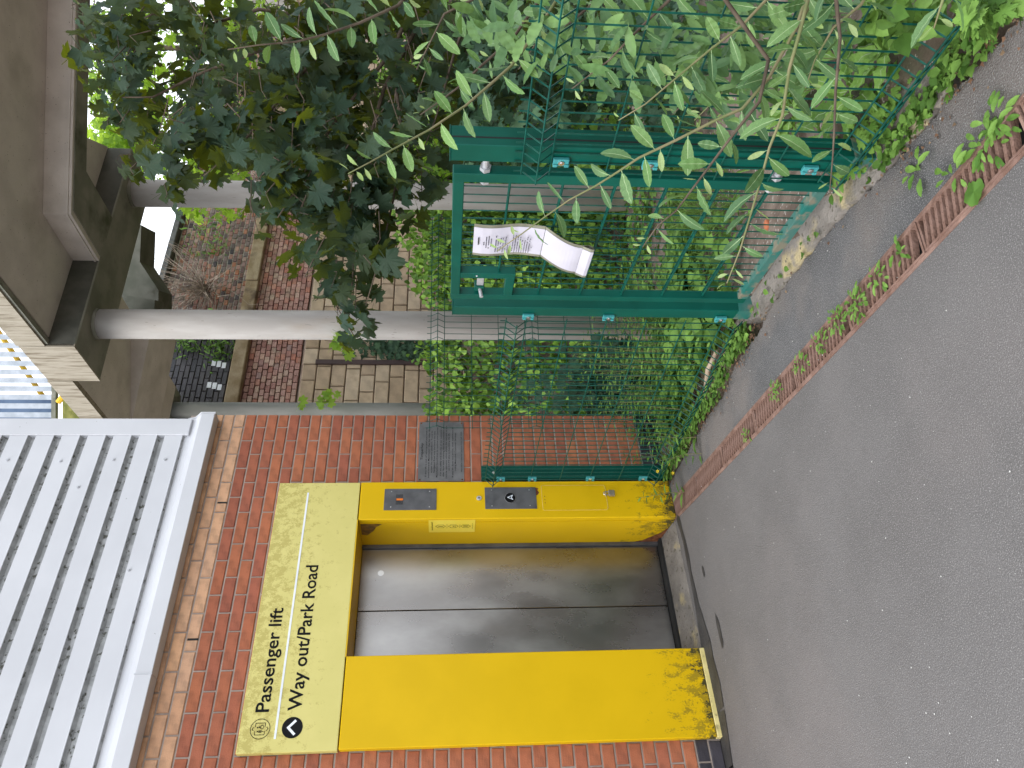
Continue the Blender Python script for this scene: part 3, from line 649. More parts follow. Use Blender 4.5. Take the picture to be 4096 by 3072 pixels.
# ------------------------------------------------------------------ drain
dn = thing('drain_channel', 'rusty slotted iron drain running diagonally across the path to the lift', 'drain')
DLEN = 6.1; ang = math.atan2(ddir.y, ddir.x)
dn.location = (DR[0].x, DR[0].y, 0); dn.rotation_euler = (0, 0, ang)   # local x along the drain towards the camera
sgn = 1 if (Matrix.Rotation(ang, 2) @ Vector((0, 1))).dot(dper) > 0 else -1
Y0, Y1 = (0, W_DR * sgn) if sgn > 0 else (W_DR * sgn, 0)
b = MB(); b.box(-.02, DLEN, Y0 + .012, Y1 - .012, -.12, -.045); b.build('channel_bed', m_dark, dn)
for y0, y1 in ((Y0 + .001, Y0 + .014), (Y1 - .014, Y1 - .001)): b = MB(); b.box(-.02, DLEN, y0, y1, -.09, .003); b.build('channel_edge', m_rust, dn)
def bar_mesh():
    q = MB(); l = Y1 - Y0 - .034; s = .30 * l
    for y0, y1 in ((0, l),):
        q.hexa([(0, y0, -.022), (.0155, y0, -.022), (.0155 + .028, y1, -.022), (.028, y1, -.022), (.0015, y0, 0), (.014, y0, 0), (.014 + .028, y1, 0), (.0295, y1, 0)])
    # small anti-slip studs
    for f in (.22, .5, .78):
        q.disc((.006 + .028 * f, l * f, 0), (0, 0, 1), .0035, 6, .0018)
    return q.mesh('bar', m_rust)
bmesh_ = bar_mesh()
x = 0.; gi = 0
while x < DLEN - .02:
    g_ = MB(); tilt = .006 if gi in (5, 6) else random.uniform(-.001, .002)
    g_.box(x + .003, x + .497, Y0 + .015, Y0 + .021, -.02, .001); g_.box(x + .003, x + .497, Y1 - .021, Y1 - .015, -.02, .001)
    g_.box(x + .003, x + .012, Y0 + .021, Y1 - .021, -.02, .0005); g_.box(x + .488, x + .497, Y0 + .021, Y1 - .021, -.02, .0005)
    go = g_.build('grate', m_rust, dn); go.location.z = tilt
    n = 20
    if x < 5.2:
        for k in range(15):
            put('bar', bmesh_, go, (x + .010 + k * .0295, Y0 + .017, random.uniform(-.0012, .0008)))
    x += .5; gi += 1
tag(dn)

# damp tar joint in front of the lift
b = MB()
def wn(u, n): return (-.228 + u * .7705 + n * .6374, 5.6 + u * .6374 - n * .7705)
TR = [(*wn(u, n), w) for u, n, w in [(-.88, .05, .03), (-.92, .06, .045), (-1.0, .075, .03), (-1.1, .085, .038), (-1.2, .08, .045), (-1.3, .07, .036), (-1.4, .07, .045), (-1.5, .065, .05), (-1.58, .06, .08), (-1.66, .055, .10), (-1.75, .05, .13), (-1.85, .048, .12), (-2.0, .048, .14), (-2.12, .048, .12), (-2.25, .03, .11), (-2.4, .01, .10), (-2.8, .0, .11), (-3.3, .0, .1)]]
for i in range(len(TR) - 1):
    (x0, y0, w0), (x1, y1, w1) = TR[i], TR[i + 1]; d = Vector((x1 - x0, y1 - y0)).normalized(); n_ = Vector((-d.y, d.x))
    if n_.y > 0: n_ = -n_
    b.poly([(x0 - n_.x * w0 * .35, y0 - n_.y * w0 * .35, .004), (x0 + n_.x * w0, y0 + n_.y * w0, .004), (x1 + n_.x * w1, y1 + n_.y * w1, .004), (x1 - n_.x * w1 * .35, y1 - n_.y * w1 * .35, .004)])
for (cx_, cy_, a_, b_) in ((-1.36, 4.20, .10, .022), (-1.10, 4.47, .035, .014)):
    pts = [(cx_ + a_ * math.cos(t) * .77 * (1 + .2 * math.sin(3 * t)) - b_ * math.sin(t) * .64, cy_ + a_ * math.cos(t) * .64 + b_ * math.sin(t) * .77, .004) for t in np.linspace(0, 2 * math.pi, 15)[:-1]]
    b.poly(pts)
tag(b.build('tar_joint', m_tar), kind='structure')

# ------------------------------------------------------------------ concrete walkway overhead
wk = thing('concrete_walkway', 'raised concrete walkway with downstand beams on round columns crossing overhead', 'walkway')
CA = Vector((.32, 7.45, 0)); ca = math.radians(30)
e1 = Vector((math.cos(ca), math.sin(ca), 0)); e2 = Vector((-math.sin(ca), math.cos(ca), 0))
def cw(x, y, z): v = CA + e1 * x + e2 * y; return Vector((v.x, v.y, z))
def obox(x0, x1, y0, y1, z0, z1): return [cw(x0, y0, z0), cw(x1, y0, z0), cw(x1, y1, z0), cw(x0, y1, z0), cw(x0, y0, z1), cw(x1, y0, z1), cw(x1, y1, z1), cw(x0, y1, z1)]
b = MB(); b.hexa(obox(0, 2.56, 0, .62, 4.93, 5.30)); b.m[2] = 1; bevel(b.build('crosshead', [m_xh, mat('painted_deck_shade', (.07, .072, .06), (.10, .10, .085), rough=.95, stain=(.08, .08, .065), sscale=3)], wk), .012)  # near face coloured dark in place of the shade under the deck
b = MB(); b.hexa(obox(-.004, .03, -.0, .624, 4.932, 5.42)); b.build('crosshead_end', m_concs, wk)
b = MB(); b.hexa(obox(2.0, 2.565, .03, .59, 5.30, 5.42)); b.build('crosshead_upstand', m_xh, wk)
# deck near side
b = MB()
deck = [cw(.10, -.001, 5.18), cw(.10, -1.9, 5.18), Vector((6, 5.75, 5.18)), Vector((6, 7.66, 5.18)), Vector((2.42, 7.66, 5.18)), cw(2.56, -.001, 5.18)]
b.prism(deck, (0, 0, .22)); b.build('deck_slab', m_conc, wk)
b = MB(); b.hexa(obox(0, .10, -1.9, -.002, 5.19, 5.44)); b.build('edge_upstand', m_concs, wk)
b = MB(); b.hexa(obox(.02, .07, -1.9, -.004, 5.165, 5.189)); b.build('drip_groove', m_concd, wk)
b = MB(); b.hexa(obox(1.0, 1.57, -.66, -.002, 4.931, 5.179)); 
def beam(poly, z0, z1, name, m, ch=0):
    q = MB(); q.prism([(p.x, p.y, z0) for p in poly], (0, 0, z1 - z0)); return q.build(name, m, wk)
P1 = cw(1.0, -.002, 0); P2 = Vector((1.52, 7.37, 0)); P3 = Vector((6, 7.52, 0)); P4 = Vector((6, 7.80, 0)); P5 = Vector((1.985, 7.655, 0)); P6 = cw(1.57, -.002, 0)
beam([P1, P2, P3, P4, P5, P6], 4.931, 5.178, 'downstand_beam', m_conc)
off = Vector((-.012, -.012, 0))
beam([P1 + off, P2 + off, P3 + Vector((0, -.014, 0)), P3 + Vector((0, .02, 0)), P2 + Vector((.02, .02, 0)), P1 + Vector((.02, .01, 0))], 4.955, 4.972, 'chamfer_line', m_conc)
beam([P1 + Vector((.045, .02, 0)), P2 + Vector((.045, .03, 0)), P3 + Vector((0, .04, 0)), P4 - Vector((0, .01, 0)), P5 - Vector((.0, .01, 0)), P6 - Vector((.01, .0, 0))], 4.922, 4.93, 'beam_soffit', m_concd)  # thin plate whose darker colour paints the shade on the beam underside
# deck beyond the crosshead
b = MB(); b.hexa(obox(.05, 1.4, .626, 3.2, 5.19, 5.40)); b.build('deck_slab', m_conc, wk)
b = MB(); b.hexa(obox(-.01, .09, .626, 3.2, 5.192, 5.43)); b.build('edge_upstand', m_concs, wk)
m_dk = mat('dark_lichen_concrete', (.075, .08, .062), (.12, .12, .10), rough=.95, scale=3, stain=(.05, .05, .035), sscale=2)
def slab(pts, dy, name, m, Y):
    q = MB(); P = [atf(x, y, Y) for x, y in pts]; q.prism(P, (0, dy, 0)); return q.build(name, m, wk)
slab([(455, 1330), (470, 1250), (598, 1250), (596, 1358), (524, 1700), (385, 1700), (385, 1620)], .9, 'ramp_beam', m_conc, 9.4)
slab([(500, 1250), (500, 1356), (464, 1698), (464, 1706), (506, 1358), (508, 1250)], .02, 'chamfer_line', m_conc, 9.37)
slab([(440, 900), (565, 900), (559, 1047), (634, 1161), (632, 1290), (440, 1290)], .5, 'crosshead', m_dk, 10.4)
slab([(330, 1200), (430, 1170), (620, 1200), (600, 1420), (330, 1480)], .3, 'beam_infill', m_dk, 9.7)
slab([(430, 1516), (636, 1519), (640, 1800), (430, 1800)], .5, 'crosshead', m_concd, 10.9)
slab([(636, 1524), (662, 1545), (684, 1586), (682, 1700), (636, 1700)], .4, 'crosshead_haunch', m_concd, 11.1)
slab([(250, 1560), (380, 1610), (380, 1760), (250, 1760)], .4, 'mossy_bracket', m_mossb, 8.9)
def column(x, y, z0, z1, r, lean=(0, 0), m=None):
    q = MB(); q.tube([(x + lean[0], y + lean[1], z0), (x, y, z1)], r, 40); o = q.build('column', m or m_col, wk, smooth=True)
    for p in o.data.polygons:
        if len(p.vertices) > 4: p.use_smooth = False
    q = MB(); q.tube([(x, y, z1 - .03), (x, y, z1 + .01)], r * 1.035, 40); q.build('column_collar', m_concd, wk)
column(.565, 7.92, -.75, 4.925, .147, (.04, 0)); column(2.05, 8.75, -.8, 4.925, .147, (.09, 0))
pL = atf(640, 1640, 11.2); column(pL.x, 11.2, -.4, pL.z, .113, m=m_col2)
# balustrade on the far ramp
bl = thing('picket_balustrade', 'grey galvanised picket balustrade with yellow handrail high above the walkway', 'railing')
Yb = 9.0; k = 0; y = 1336
while y < 1740:
    p0, p1 = atf(-60, y, Yb), atf(-60, y + 21, Yb); zb = atf(212, y, Yb).z
    pts = [(p0.x, Yb, zb), (p1.x, Yb, zb), (p1.x, Yb, p0.z), (p0.x, Yb, p0.z)]
    q = MB(); q.prism(pts, (0, .012, 0)); q.build('picket', m_picket, bl); y += 34.5 + 1.5 * math.sin(k); k += 1
p0, p1 = atf(206, 1740, Yb - .02), atf(226, 1300, Yb - .02)
q = MB(); q.box(min(p0.x, p1.x), max(p0.x, p1.x), Yb - .03, Yb + .03, p1.z, p0.z); q.build('bottom_rail', m_concd, bl)
q = MB(); q.tube([atf(-60, 1250, Yb + .12), atf(175, 1590, Yb + .12)], .028, 10); q.build('handrail', m_hand, bl)
q = MB(); q.tube([atf(232, 1610, 8.7), atf(262, 1572, 8.7)], .03, 8); q.build('handrail_end', m_hand, bl)
q = MB(); P = [atf(-60, 1585, 9.6), atf(-60, 1760, 9.6), atf(205, 1760, 9.6), atf(205, 1585, 9.6)]; q.prism(P, (0, .03, 0)); tag(q.build('blue_sheet', m_blueT), 'dark blue sheet seen between the pickets of the high balustrade', 'sheet')

# ------------------------------------------------------------------ far retaining wall
fwr = math.radians(34); fw = thing('retaining_wall', 'tall old retaining wall of mixed brick over sandstone blocks behind the columns', 'wall', (.18, 12., 0), fwr)
q = MB(); q.box(-3.2, 14, .10, .6, -1, 6.05); q.build('wall_core', m_fmort, fw)
q = MB(); q.box(-3.2, 1.05, .06, .11, 4.8, 6.05); q.build('dark_wall_core', m_fmortd, fw)
q = MB(); q.box(-3.2, 14, .02, .12, -1, 3.72); q.build('stone_core', m_sjoint, fw)
for x in np.arange(-3.2, 14, .9): q = MB(); q.box(x, x + .892, -.06, .62, 6.055, 6.15); bevel(q.build('coping_stone', m_cop, fw), .01)
# stone band
x = -3.2; i = 0
while x < 13:
    w = (1.25, .95, 1.6, 1.1)[i % 4]; zt = 4.74 + .012 * x; q = MB(); q.box(x, x + w - .012, -.13, .1, zt - .20, zt); bevel(q.build('band_stone', m_band, fw), .012); x += w; i += 1
def infr(x, z):     # inside the seen stretch of the wall
    return -1.0 < x < 3.7
items = []
def course(z0, z1, h, l, m, x0f, x1f, y0, bond=0, jit=.004, jt=.012):
    z = z0; r = 0
    while z < z1 - .02:
        x = x0f(z); x += -(r % 2) * l / 2
        while x < x1f(z):
            items.append((x, y0 + random.uniform(-jit, jit), z, min(l, x1f(z) - x + .05) - jt, h - jt, m)); x += l
        z += h; r += 1
course(4.98, 6.05, .078, .235, m_fblack, lambda z: -1.4, lambda z: 1.0 + .05 * math.sin(z * 40), .045)
course(4.80, 6.05, .078, .118, m_fbrick, lambda z: 1.05, lambda z: 9, .085, jit=.006, jt=.02)
course(4.80, 4.98, .078, .235, m_fblack, lambda z: -1.4, lambda z: 1.1, .045)
course(3.74, 4.60, .078, .118, m_fred, lambda z: -1.4, lambda z: 9, -.02, jit=.009)
mcache = {}
def fmesh(l, h, m, d=.06):
    key = (round(l, 2), round(h, 3), m.name)
    if key not in mcache: mcache[key] = brick_mesh('brick', l, h, m, d, .006)
    return mcache[key]
vis = []
for it in items:
    x, y, z, l, h, m = it
    # seen between the columns?
    okx = (-.95 < x < .05 or .35 < x < 3.3) and z < 6.1
    vis.append((0 if (okx and -.7 < x < 0.0) else (1 if okx and .3 < x < 3.2 else 2), it))
order = sorted(range(len(vis)), key=lambda i: (vis[i][0], items[i][0]))
st = MB(); mats_f = [m_fblack, m_fbrick, m_fred]; cnt = 0
for i in order:
    x, y, z, l, h, m = items[i]
    if cnt < 300 and vis[i][0] < 2: put('brick', fmesh(l, h, m), fw, (x, y, z)); cnt += 1
    else: st.box(x, x + l, y, y + .06, z, z + h, mats_f.index(m), random.random())
o = st.build('brick_field', mats_f, fw, tint=True); o['kind'] = 'stuff'
# sandstone
z = -.1; r = 0; srs = random.Random(5)
HS = .2205; rows = []
z = 3.70 - 18 * HS
smesh = {}
ns = 0; st = MB()
for r in range(18):
    z = 3.70 - (r + 1) * HS; x = -2.6 + srs.uniform(0, .3)
    while x < 8:
        w = srs.choice([.34, .42, .50, .30, .58])
        if -1.1 < x < 3.4 and r < 13:
            key = w
            if key not in smesh: smesh[key] = brick_mesh('stone_block', w - .014, HS - .014, m_stone, .08, .012)
            put('stone_block', smesh[key], fw, (x, -.05 + srs.uniform(-.006, .006), z)); ns += 1
        else: st.box(x, x + w - .014, -.05, .03, z, z + HS - .014, 0, srs.random())
        x += w
o = st.build('stone_field', [m_stone], fw, tint=True); o['kind'] = 'stuff'
q = MB(); q.box(.085, .165, -.075, -.045, .6, 3.50); q.build('drain_slot', m_chan, fw)
# white painted marks on the dark brick
for x0 in (-.33, .07):
    q = MB()
    for j in range(3): q.box(x0 + .02 * j, x0 + .1 + .02 * j + .01 * (j % 2), .036, .044, 5.0 - .0 + j * .078 - .15, 5.0 + j * .078 + .06 - .15)
    q.build('paint_mark', m_white, fw)

# ------------------------------------------------------------------ leaves
def lance(n=6, w=.17, curl=.12, fold=.05, wav=0., seed=0):
    V, F = [], []
    for i in range(n + 1):
        t = i / n; ww = w * (math.sin(math.pi * min(1, t ** .8)) ** .8) + (.0 if 0 < i < n else .004); z = -curl * t * t
        wv = wav * math.sin(i * 2.3 + seed)
        V += [(t, ww, z + fold * ww / w + wv), (t, 0, z), (t, -ww, z + fold * ww / w - wv)]
    for i in range(n):
        a = 3 * i; F += [(a, a + 1, a + 4, a + 3), (a + 1, a + 2, a + 5, a + 4)]
    return np.array(V), F
def wleaf(curl, wav, seed, n=14, w=.175):
    V, F, MI = [], [], []
    for i in range(n + 1):
        t = i / n; ww = w * (math.sin(math.pi * t ** 1.12) ** .62) * (1 + (.05 if i % 2 else -.035)) if 0 < i < n else .003
        z = -curl * t * t + wav * math.sin(i * 1.7 + seed); e = .05 * ww / w + wav * .8 * math.sin(i * 2.9 + seed); m_ = .010 * (1 - .7 * t)
        V += [(t, ww, z + e), (t, min(m_, ww * .9), z + .002), (t, -min(m_, ww * .9), z + .002), (t, -ww, z + e)]
    for i in range(n):
        a = 4 * i
        for j in range(3): F.append((a + j, a + j + 1, a + j + 5, a + j + 4))
    return np.array(V), F
def palm(seed=0):
    r_ = random.Random(seed)
    lob = [(-152, .50), (-130, .42), (-98, .74), (-72, .52), (-48, .92), (-24, .58), (0, 1.04), (24, .58), (48, .92), (72, .52), (98, .74), (130, .42), (152, .50)]
    V = [(0, 0, 0)]
    for a, rr in lob:
        rr *= r_.uniform(.92, 1.08); a = math.radians(a)
        tipz = -.16 * rr * rr + (.06 if rr < .5 else -.03)
        if rr > .6:   # lobe with side teeth
            for da, f in ((-13, .74), (-9, .84), (-4, .80), (0, 1.), (4, .80), (9, .84), (13, .74)):
                q_ = a + math.radians(da); V.append((rr * f * math.cos(q_) * .62 + .0, rr * f * math.sin(q_) * .62, tipz * f + r_.uniform(-.02, .02)))
        else: V.append((rr * math.cos(a) * .62, rr * math.sin(a) * .62, tipz))
    V.append((-.25, 0, .01)); n = len(V) - 1
    F = [(0, i, i + 1) for i in range(1, n - 1)]
    V[-1] = (-.02, 0, 0)
    # petiole
    k = len(V); V += [(-.5, .008, .06), (-.5, -.008, .06), (0, -.01, 0), (0, .01, 0)]; F.append((k, k + 1, k + 2, k + 3))
    return np.array(V), F
def ovate(seed=0, w=.38):
    return lance(4, w, .15, .1, .03, seed)
def tri5(seed=0):
    V = np.array([(0, 0, 0), (.25, .42, .06), (1, 0, -.12), (.25, -.42, .06), (.5, 0, 0)]); F = [(0, 4, 1), (1, 4, 2), (0, 3, 4), (3, 2, 4)]; return V, F
def frame(ax, nm):
    ax = Vector(ax).normalized(); nm = Vector(nm); nm = (nm - ax * nm.dot(ax))
    nm = nm.normalized() if nm.length > 1e-4 else ax.orthogonal().normalized()
    yv = nm.cross(ax); return Matrix((ax, yv, nm)).transposed()
def xf(p, ax, nm, s):
    m_ = (frame(ax, nm) * s).to_4x4(); m_.translation = Vector(p); return m_
def tmesh(tpl, m, name='leaf', smooth=True):
    me_ = bpy.data.meshes.new(name); me_.from_pydata(tpl[0].tolist(), [], tpl[1]); me_.materials.append(m)
    me_.polygons.foreach_set('use_smooth', [smooth] * len(tpl[1])); return me_
def cloud(name, tpls, P, AX, NM, S, m, parent=None, kind='stuff', per=None):
    """one mesh holding many leaves; vectorised"""
    P, AX, NM, S = map(np.asarray, (P, AX, NM, S)); n = len(P)
    AX = AX / np.linalg.norm(AX, axis=1, keepdims=True); NM = NM - AX * (NM * AX).sum(1, keepdims=True); NM /= np.linalg.norm(NM, axis=1, keepdims=True) + 1e-9
    YV = np.cross(NM, AX); Vs, Fs, Ts = [], [], []; base = 0; which = rng.integers(0, len(tpls), n); tint = rng.random(n)
    for ti, (V, F) in enumerate(tpls):
        ii = np.where(which == ti)[0]
        if not len(ii): continue
        W = P[ii][:, None] + S[ii][:, None, None] * (V[None, :, 0:1] * AX[ii][:, None] + V[None, :, 1:2] * YV[ii][:, None] + V[None, :, 2:3] * NM[ii][:, None])
        Vs.append(W.reshape(-1, 3)); nv = len(V)
        for j in range(len(ii)):
            o_ = base + j * nv
            Fs += [tuple(o_ + q_ for q_ in f) for f in F]
        Ts.append(np.repeat(tint[ii], len(F))); base += nv * len(ii)
    me_ = bpy.data.meshes.new(name); me_.from_pydata(np.concatenate(Vs).tolist(), [], Fs); me_.materials.append(m)
    a = me_.attributes.new('tint', 'FLOAT', 'FACE'); a.data.foreach_set('value', np.concatenate(Ts))
    me_.polygons.foreach_set('use_smooth', [True] * len(Fs))
    o = put(name, me_, parent)
    if kind: o['kind'] = kind
    return o
def inpoly(p, poly):
    x, y = p; c = False; n = len(poly)
    for i in range(n):
        x0, y0 = poly[i]; x1, y1 = poly[(i + 1) % n]
        if (y0 > y) != (y1 > y) and x < (x1 - x0) * (y - y0) / (y1 - y0) + x0: c = not c
    return c
def samp(poly, n, rnd):
    xs_ = [p[0] for p in poly]; ys_ = [p[1] for p in poly]; out = []
    while len(out) < n:
        p = (rnd.uniform(min(xs_), max(xs_)), rnd.uniform(min(ys_), max(ys_)))
        if inpoly(p, poly): out.append(p)
    return out
def rv(rnd, s=1.): return Vector((rnd.gauss(0, s), rnd.gauss(0, s), rnd.gauss(0, s)))

# ---- sycamore
rs = random.Random(11)
syc = thing('sycamore_tree', 'dark green sycamore whose broad lobed leaves droop in front of the columns and wall', 'tree', (4.2, 6.0, -.3))
def loc(p): return Vector(p) - Vector((4.2, 6.0, -.3))
q = MB(); q.tube([loc((4.2, 6.0, -.5)), loc((4.1, 6.0, 1.2)), loc((4.0, 5.9, 2.6)), loc((3.9, 5.9, 4.2)), loc((3.8, 5.8, 6))], [.13, .11, .09, .06, .03], 10); q.build('trunk', m_bark, syc, smooth=True)
BR = [([(1150, -260, 5.8), (1000, -60, 5.6), (900, 60, 5.4), (830, 190, 5.2), (790, 330, 5.0), (770, 480, 4.9), (760, 620, 4.8)], .022),
      ([(1000, -200, 5.8), (820, 0, 5.6), (700, 60, 5.5), (560, 110, 5.4), (430, 160, 5.3), (330, 210, 5.2), (262, 210, 5.1)], .02),
      ([(900, -160, 5.6), (760, 60, 5.4), (640, 170, 5.2), (560, 270, 5.1), (500, 330, 5.0), (440, 380, 4.9)], .016),
      ([(950, -100, 5.2), (840, 120, 5.1), (740, 240, 5.0), (680, 330, 4.9), (640, 410, 4.9), (600, 470, 4.8)], .016),
      ([(800, 60, 6.2), (560, 20, 6.1), (430, 60, 6.0), (330, 30, 5.9), (240, 80, 5.8)], .018),
      ([(850, 150, 5.0), (870, 300, 4.9), (850, 430, 4.8), (820, 560, 4.75), (790, 660, 4.7)], .012),
      ([(1050, -80, 5.0), (980, 120, 4.9), (940, 260, 4.85), (900, 360, 4.8)], .012)]
for pts, r0 in BR:
    P = [loc(at(*p)) for p in pts]; n = len(P); q = MB(); q.tube(P, [r0 * (1 - .8 * i / (n - 1)) for i in range(n)], 6); q.build('branch', m_bark, syc, smooth=True)
regions = [([(200, 0), (200, 190), (245, 300), (300, 330), (420, 330), (480, 240), (640, 250), (640, 0)], 62, (4.9, 6.4)),
           ([(330, 330), (380, 455), (440, 400), (520, 300), (440, 230), (360, 260)], 9, (4.8, 5.4)),
           ([(480, 240), (520, 330), (570, 480), (620, 560), (690, 600), (700, 330), (640, 200)], 24, (4.6, 5.4)),
           ([(640, 260), (690, 600), (715, 700), (760, 735), (800, 640), (850, 540), (900, 430), (860, 260)], 50, (4.4, 5.2)),
           ([(600, 0), (640, 260), (860, 260), (930, 200), (1000, 120), (1020, 0)], 66, (4.8, 6.2)),
           ([(430, 0), (450, 250), (620, 380), (760, 420), (900, 400), (970, 0)], 62, (6.0, 7.0)),
           ([(860, 260), (880, 420), (960, 350), (970, 220), (930, 190)], 8, (4.6, 5.4)),
           ([(980, 0), (1000, 200), (1080, 240), (1180, 230), (1300, 220), (1350, 120), (1350, 0)], 60, (4.6, 6.2))]
sp = []     # (P, ax, nm, size)
for poly, ncl, (d0, d1) in regions:
    for (x, y) in samp(poly, ncl, rs):
        c = at(x, y, rs.uniform(d0, d1)); hang = Vector((rs.uniform(-.6, .2), rs.uniform(-.5, .3), rs.uniform(-.5, .1))).normalized()
        tw = c - hang * .18; q = None
        for k in range(rs.randint(4, 7)):
            p = c + hang * rs.uniform(-.15, .15) + rv(rs, .075)
            ax = (hang * .5 + Vector((rs.gauss(0, .5), rs.gauss(0, .5), -.55 + rs.gauss(0, .3)))).normalized()
            nm = Vector((rs.gauss(0, .7), rs.gauss(0, .7) - .3, .8))
            sp.append((p, ax, nm, rs.uniform(.13, .225)))
psyc = [palm(s) for s in range(4)]; msyc = [tmesh(t, l_syc) for t in psyc]
sp.sort(key=lambda a: -a[3] / (a[0] - EYE).length)
for i, (p, ax, nm, s) in enumerate(sp[:300]): put('leaf', msyc[i % 4], syc, mat=xf(loc(p), ax, nm, s))
rest = sp[300:]
cloud('leaf_mass', psyc, [tuple(loc(a[0])) for a in rest], [tuple(a[1]) for a in rest], [tuple(a[2]) for a in rest], [a[3] for a in rest], l_syc, syc)
tq = MB()
for (p, ax, nm, s) in sp[::3]:
    a = loc(p) - ax * s * .45; tq.tube([a, a + Vector((rs.uniform(-.02, .12), rs.uniform(0, .1), rs.uniform(-.03, .06))), a + Vector((rs.uniform(.08, .25), rs.uniform(0, .15), rs.uniform(-.08, .1)))], [.002, .003, .004], 4, caps=False)
o = tq.build('twigs', m_bark, syc); o['kind'] = 'stuff'

def bush(name, label, cat, regs, m, tpls, size, down=.3, group=None, trunk=None, up=.8):
    root = thing(name, label, cat, trunk[0] if trunk else (0, 0, 0), 0, group); o_ = Vector(root.location)
    P, A, N_, S = [], [], [], []
    for poly, n, (d0, d1) in regs:
        for (x, y) in samp(poly, n, rs):
            p = at(x, y, rs.uniform(d0, d1)) - o_; P.append(tuple(p)); A.append((rs.gauss(0, .7), rs.gauss(0, .7), -down + rs.gauss(0, .4))); N_.append((rs.gauss(0, .5), rs.gauss(0, .5) - .3, up)); S.append(rs.uniform(*size))
    cloud('crown', tpls, P, A, N_, S, m, root, None)
    if trunk:
        q = MB(); q.tube([Vector(t) - o_ for t in trunk], [.12 * (1 - .7 * i / (len(trunk) - 1)) for i in range(len(trunk))], 8); q.build('trunk', m_bark, root, smooth=True)
    return root
small = [tri5()] + [ovate(s) for s in range(2)]
bush('bright_tree', 'sunlit yellow green tree beyond the sycamore against the white sky', 'tree',
     [([(190, 0), (190, 430), (250, 460), (300, 400), (420, 480), (520, 470), (560, 300), (600, 0)], 1500, (10.5, 12.5)), ([(200, 250), (200, 420), (300, 330), (350, 250)], 260, (10, 11))],
     l_bright, [palm(9), palm(10)], (.12, .22), trunk=[(5.2, 12, .5), (5.1, 12, 3), (4.9, 11.8, 6)])
bush('wall_climber', 'pale green climber spilling over the brick wall behind the sycamore', 'climbing plant',
     [([(560, 0), (560, 330), (620, 420), (700, 380), (720, 120), (700, 0)], 420, (11.5, 12.2)), ([(840, 60), (800, 380), (900, 450), (960, 420), (960, 0)], 700, (9.6, 10.6))],
     l_bright, small, (.07, .13), trunk=[(3.4, 11.3, 1.2), (3.5, 11.6, 3), (3.6, 11.9, 4.6)])

# ---- climber covering the bank
P, A, N_, S = [], [], [], []
def bankpts(n, x0, x1, y0, y1, th, size, rnd, dens=None):
    for _ in range(n):
        x = rnd.uniform(x0, x1); y = rnd.uniform(y0, y1)
        if dens and rnd.random() > dens(x, y): continue
        z = float(hgt(x, y)) + rnd.random() ** 1.5 * th * (1 + .6 * math.sin(x * 2.3 + y * 1.7) * math.sin(x * 5.1))
        P.append((x, y - .15, z)); A.append((rnd.gauss(0, .5), rnd.gauss(0, .5) - .25, -.7 + rnd.gauss(0, .25))); N_.append((rnd.gauss(0, .8), -.6 + rnd.gauss(0, .5), .6 + rnd.gauss(0, .5))); S.append(rnd.uniform(*size))
bankpts(11000, -1.2, 5.2, 8.9, 11.2, .55, (.06, .12), rs)
bankpts(3500, 1.2, 3.2, 9.3, 10.4, .75, (.055, .11), rs)
cloud('climber_cover', small, P, A, N_, S, l_ivy); o = bpy.data.objects['climber_cover']; tag(o, 'bright green climber covering the bank below the stone wall', 'ground cover', kind='stuff')
# ---- dark undergrowth behind the right fence and nettles between the fences
def undergrowth(name, label, n, poly, dr_, size, m, tpls, ax_z=-.3, nrm=(0, -.5, .8)):
    P, A, N_, S = [], [], [], []
    for (x, y) in samp(poly, n, rs):
        p = at(x, y, rs.uniform(*dr_)); P.append(tuple(p)); A.append((rs.gauss(0, .6), rs.gauss(0, .6), ax_z + rs.gauss(0, .3))); N_.append((nrm[0] + rs.gauss(0, .4), nrm[1] + rs.gauss(0, .4), nrm[2])); S.append(rs.uniform(*size))
    o = cloud(name, tpls, P, A, N_, S, m); return tag(o, label, 'undergrowth', kind='stuff')
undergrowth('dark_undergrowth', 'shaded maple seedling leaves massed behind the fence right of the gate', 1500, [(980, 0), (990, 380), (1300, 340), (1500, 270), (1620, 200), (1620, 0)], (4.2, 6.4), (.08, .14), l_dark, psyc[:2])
undergrowth('leafy_shade', 'dim green foliage low down behind the hinge post of the gate', 700, [(1150, 330), (1130, 60), (1450, 0), (1650, 0), (1600, 220), (1400, 330)], (5.2, 7), (.07, .12), l_ivy, small)

def sprig(root, base, h, nl, size, lean, tpl, m, mst, rnd, spread=.9, wleaf=None, r=.003):
    """upright stem with leaves; returns list of leaf placements"""
    base = Vector(base); top = base + Vector((lean[0], lean[1], h)); q = MB(); mid = base.lerp(top, .5) + Vector((rnd.uniform(-.02, .02), rnd.uniform(-.02, .02), 0))
    q.tube([base, mid, top], [r, r * .7, r * .3], 5); q.build('stem', mst, root)
    out = []
    for k in range(nl):
        t = (k + .6) / nl; p = base.lerp(mid, t * 2) if t < .5 else mid.lerp(top, t * 2 - 1); a = k * 2.4 + rnd.uniform(-.3, .3)
        ax = Vector((math.cos(a) * spread, math.sin(a) * spread, .35 - .3 * rnd.random())); out.append((p, ax, Vector((0, 0, 1)) - ax * .2, size * (1.1 - .5 * t) * rnd.uniform(.8, 1.15)))
    return out
undergrowth('bramble_edge', 'bright leaves crowding the fence top at the far right corner', 150, [(1850, 0), (1870, 90), (1980, 80), (2080, 0)], (2.0, 2.5), (.05, .085), l_weed, [ovate(1, .33), ovate(2, .36)])
undergrowth('corner_bramble', 'large pale lobed leaves hanging over the asphalt in the far right corner', 26, [(2060, 0), (2070, 40), (2130, 60), (2200, 30), (2205, 0)], (1.75, 1.85), (.06, .09), l_weed, psyc[:2])
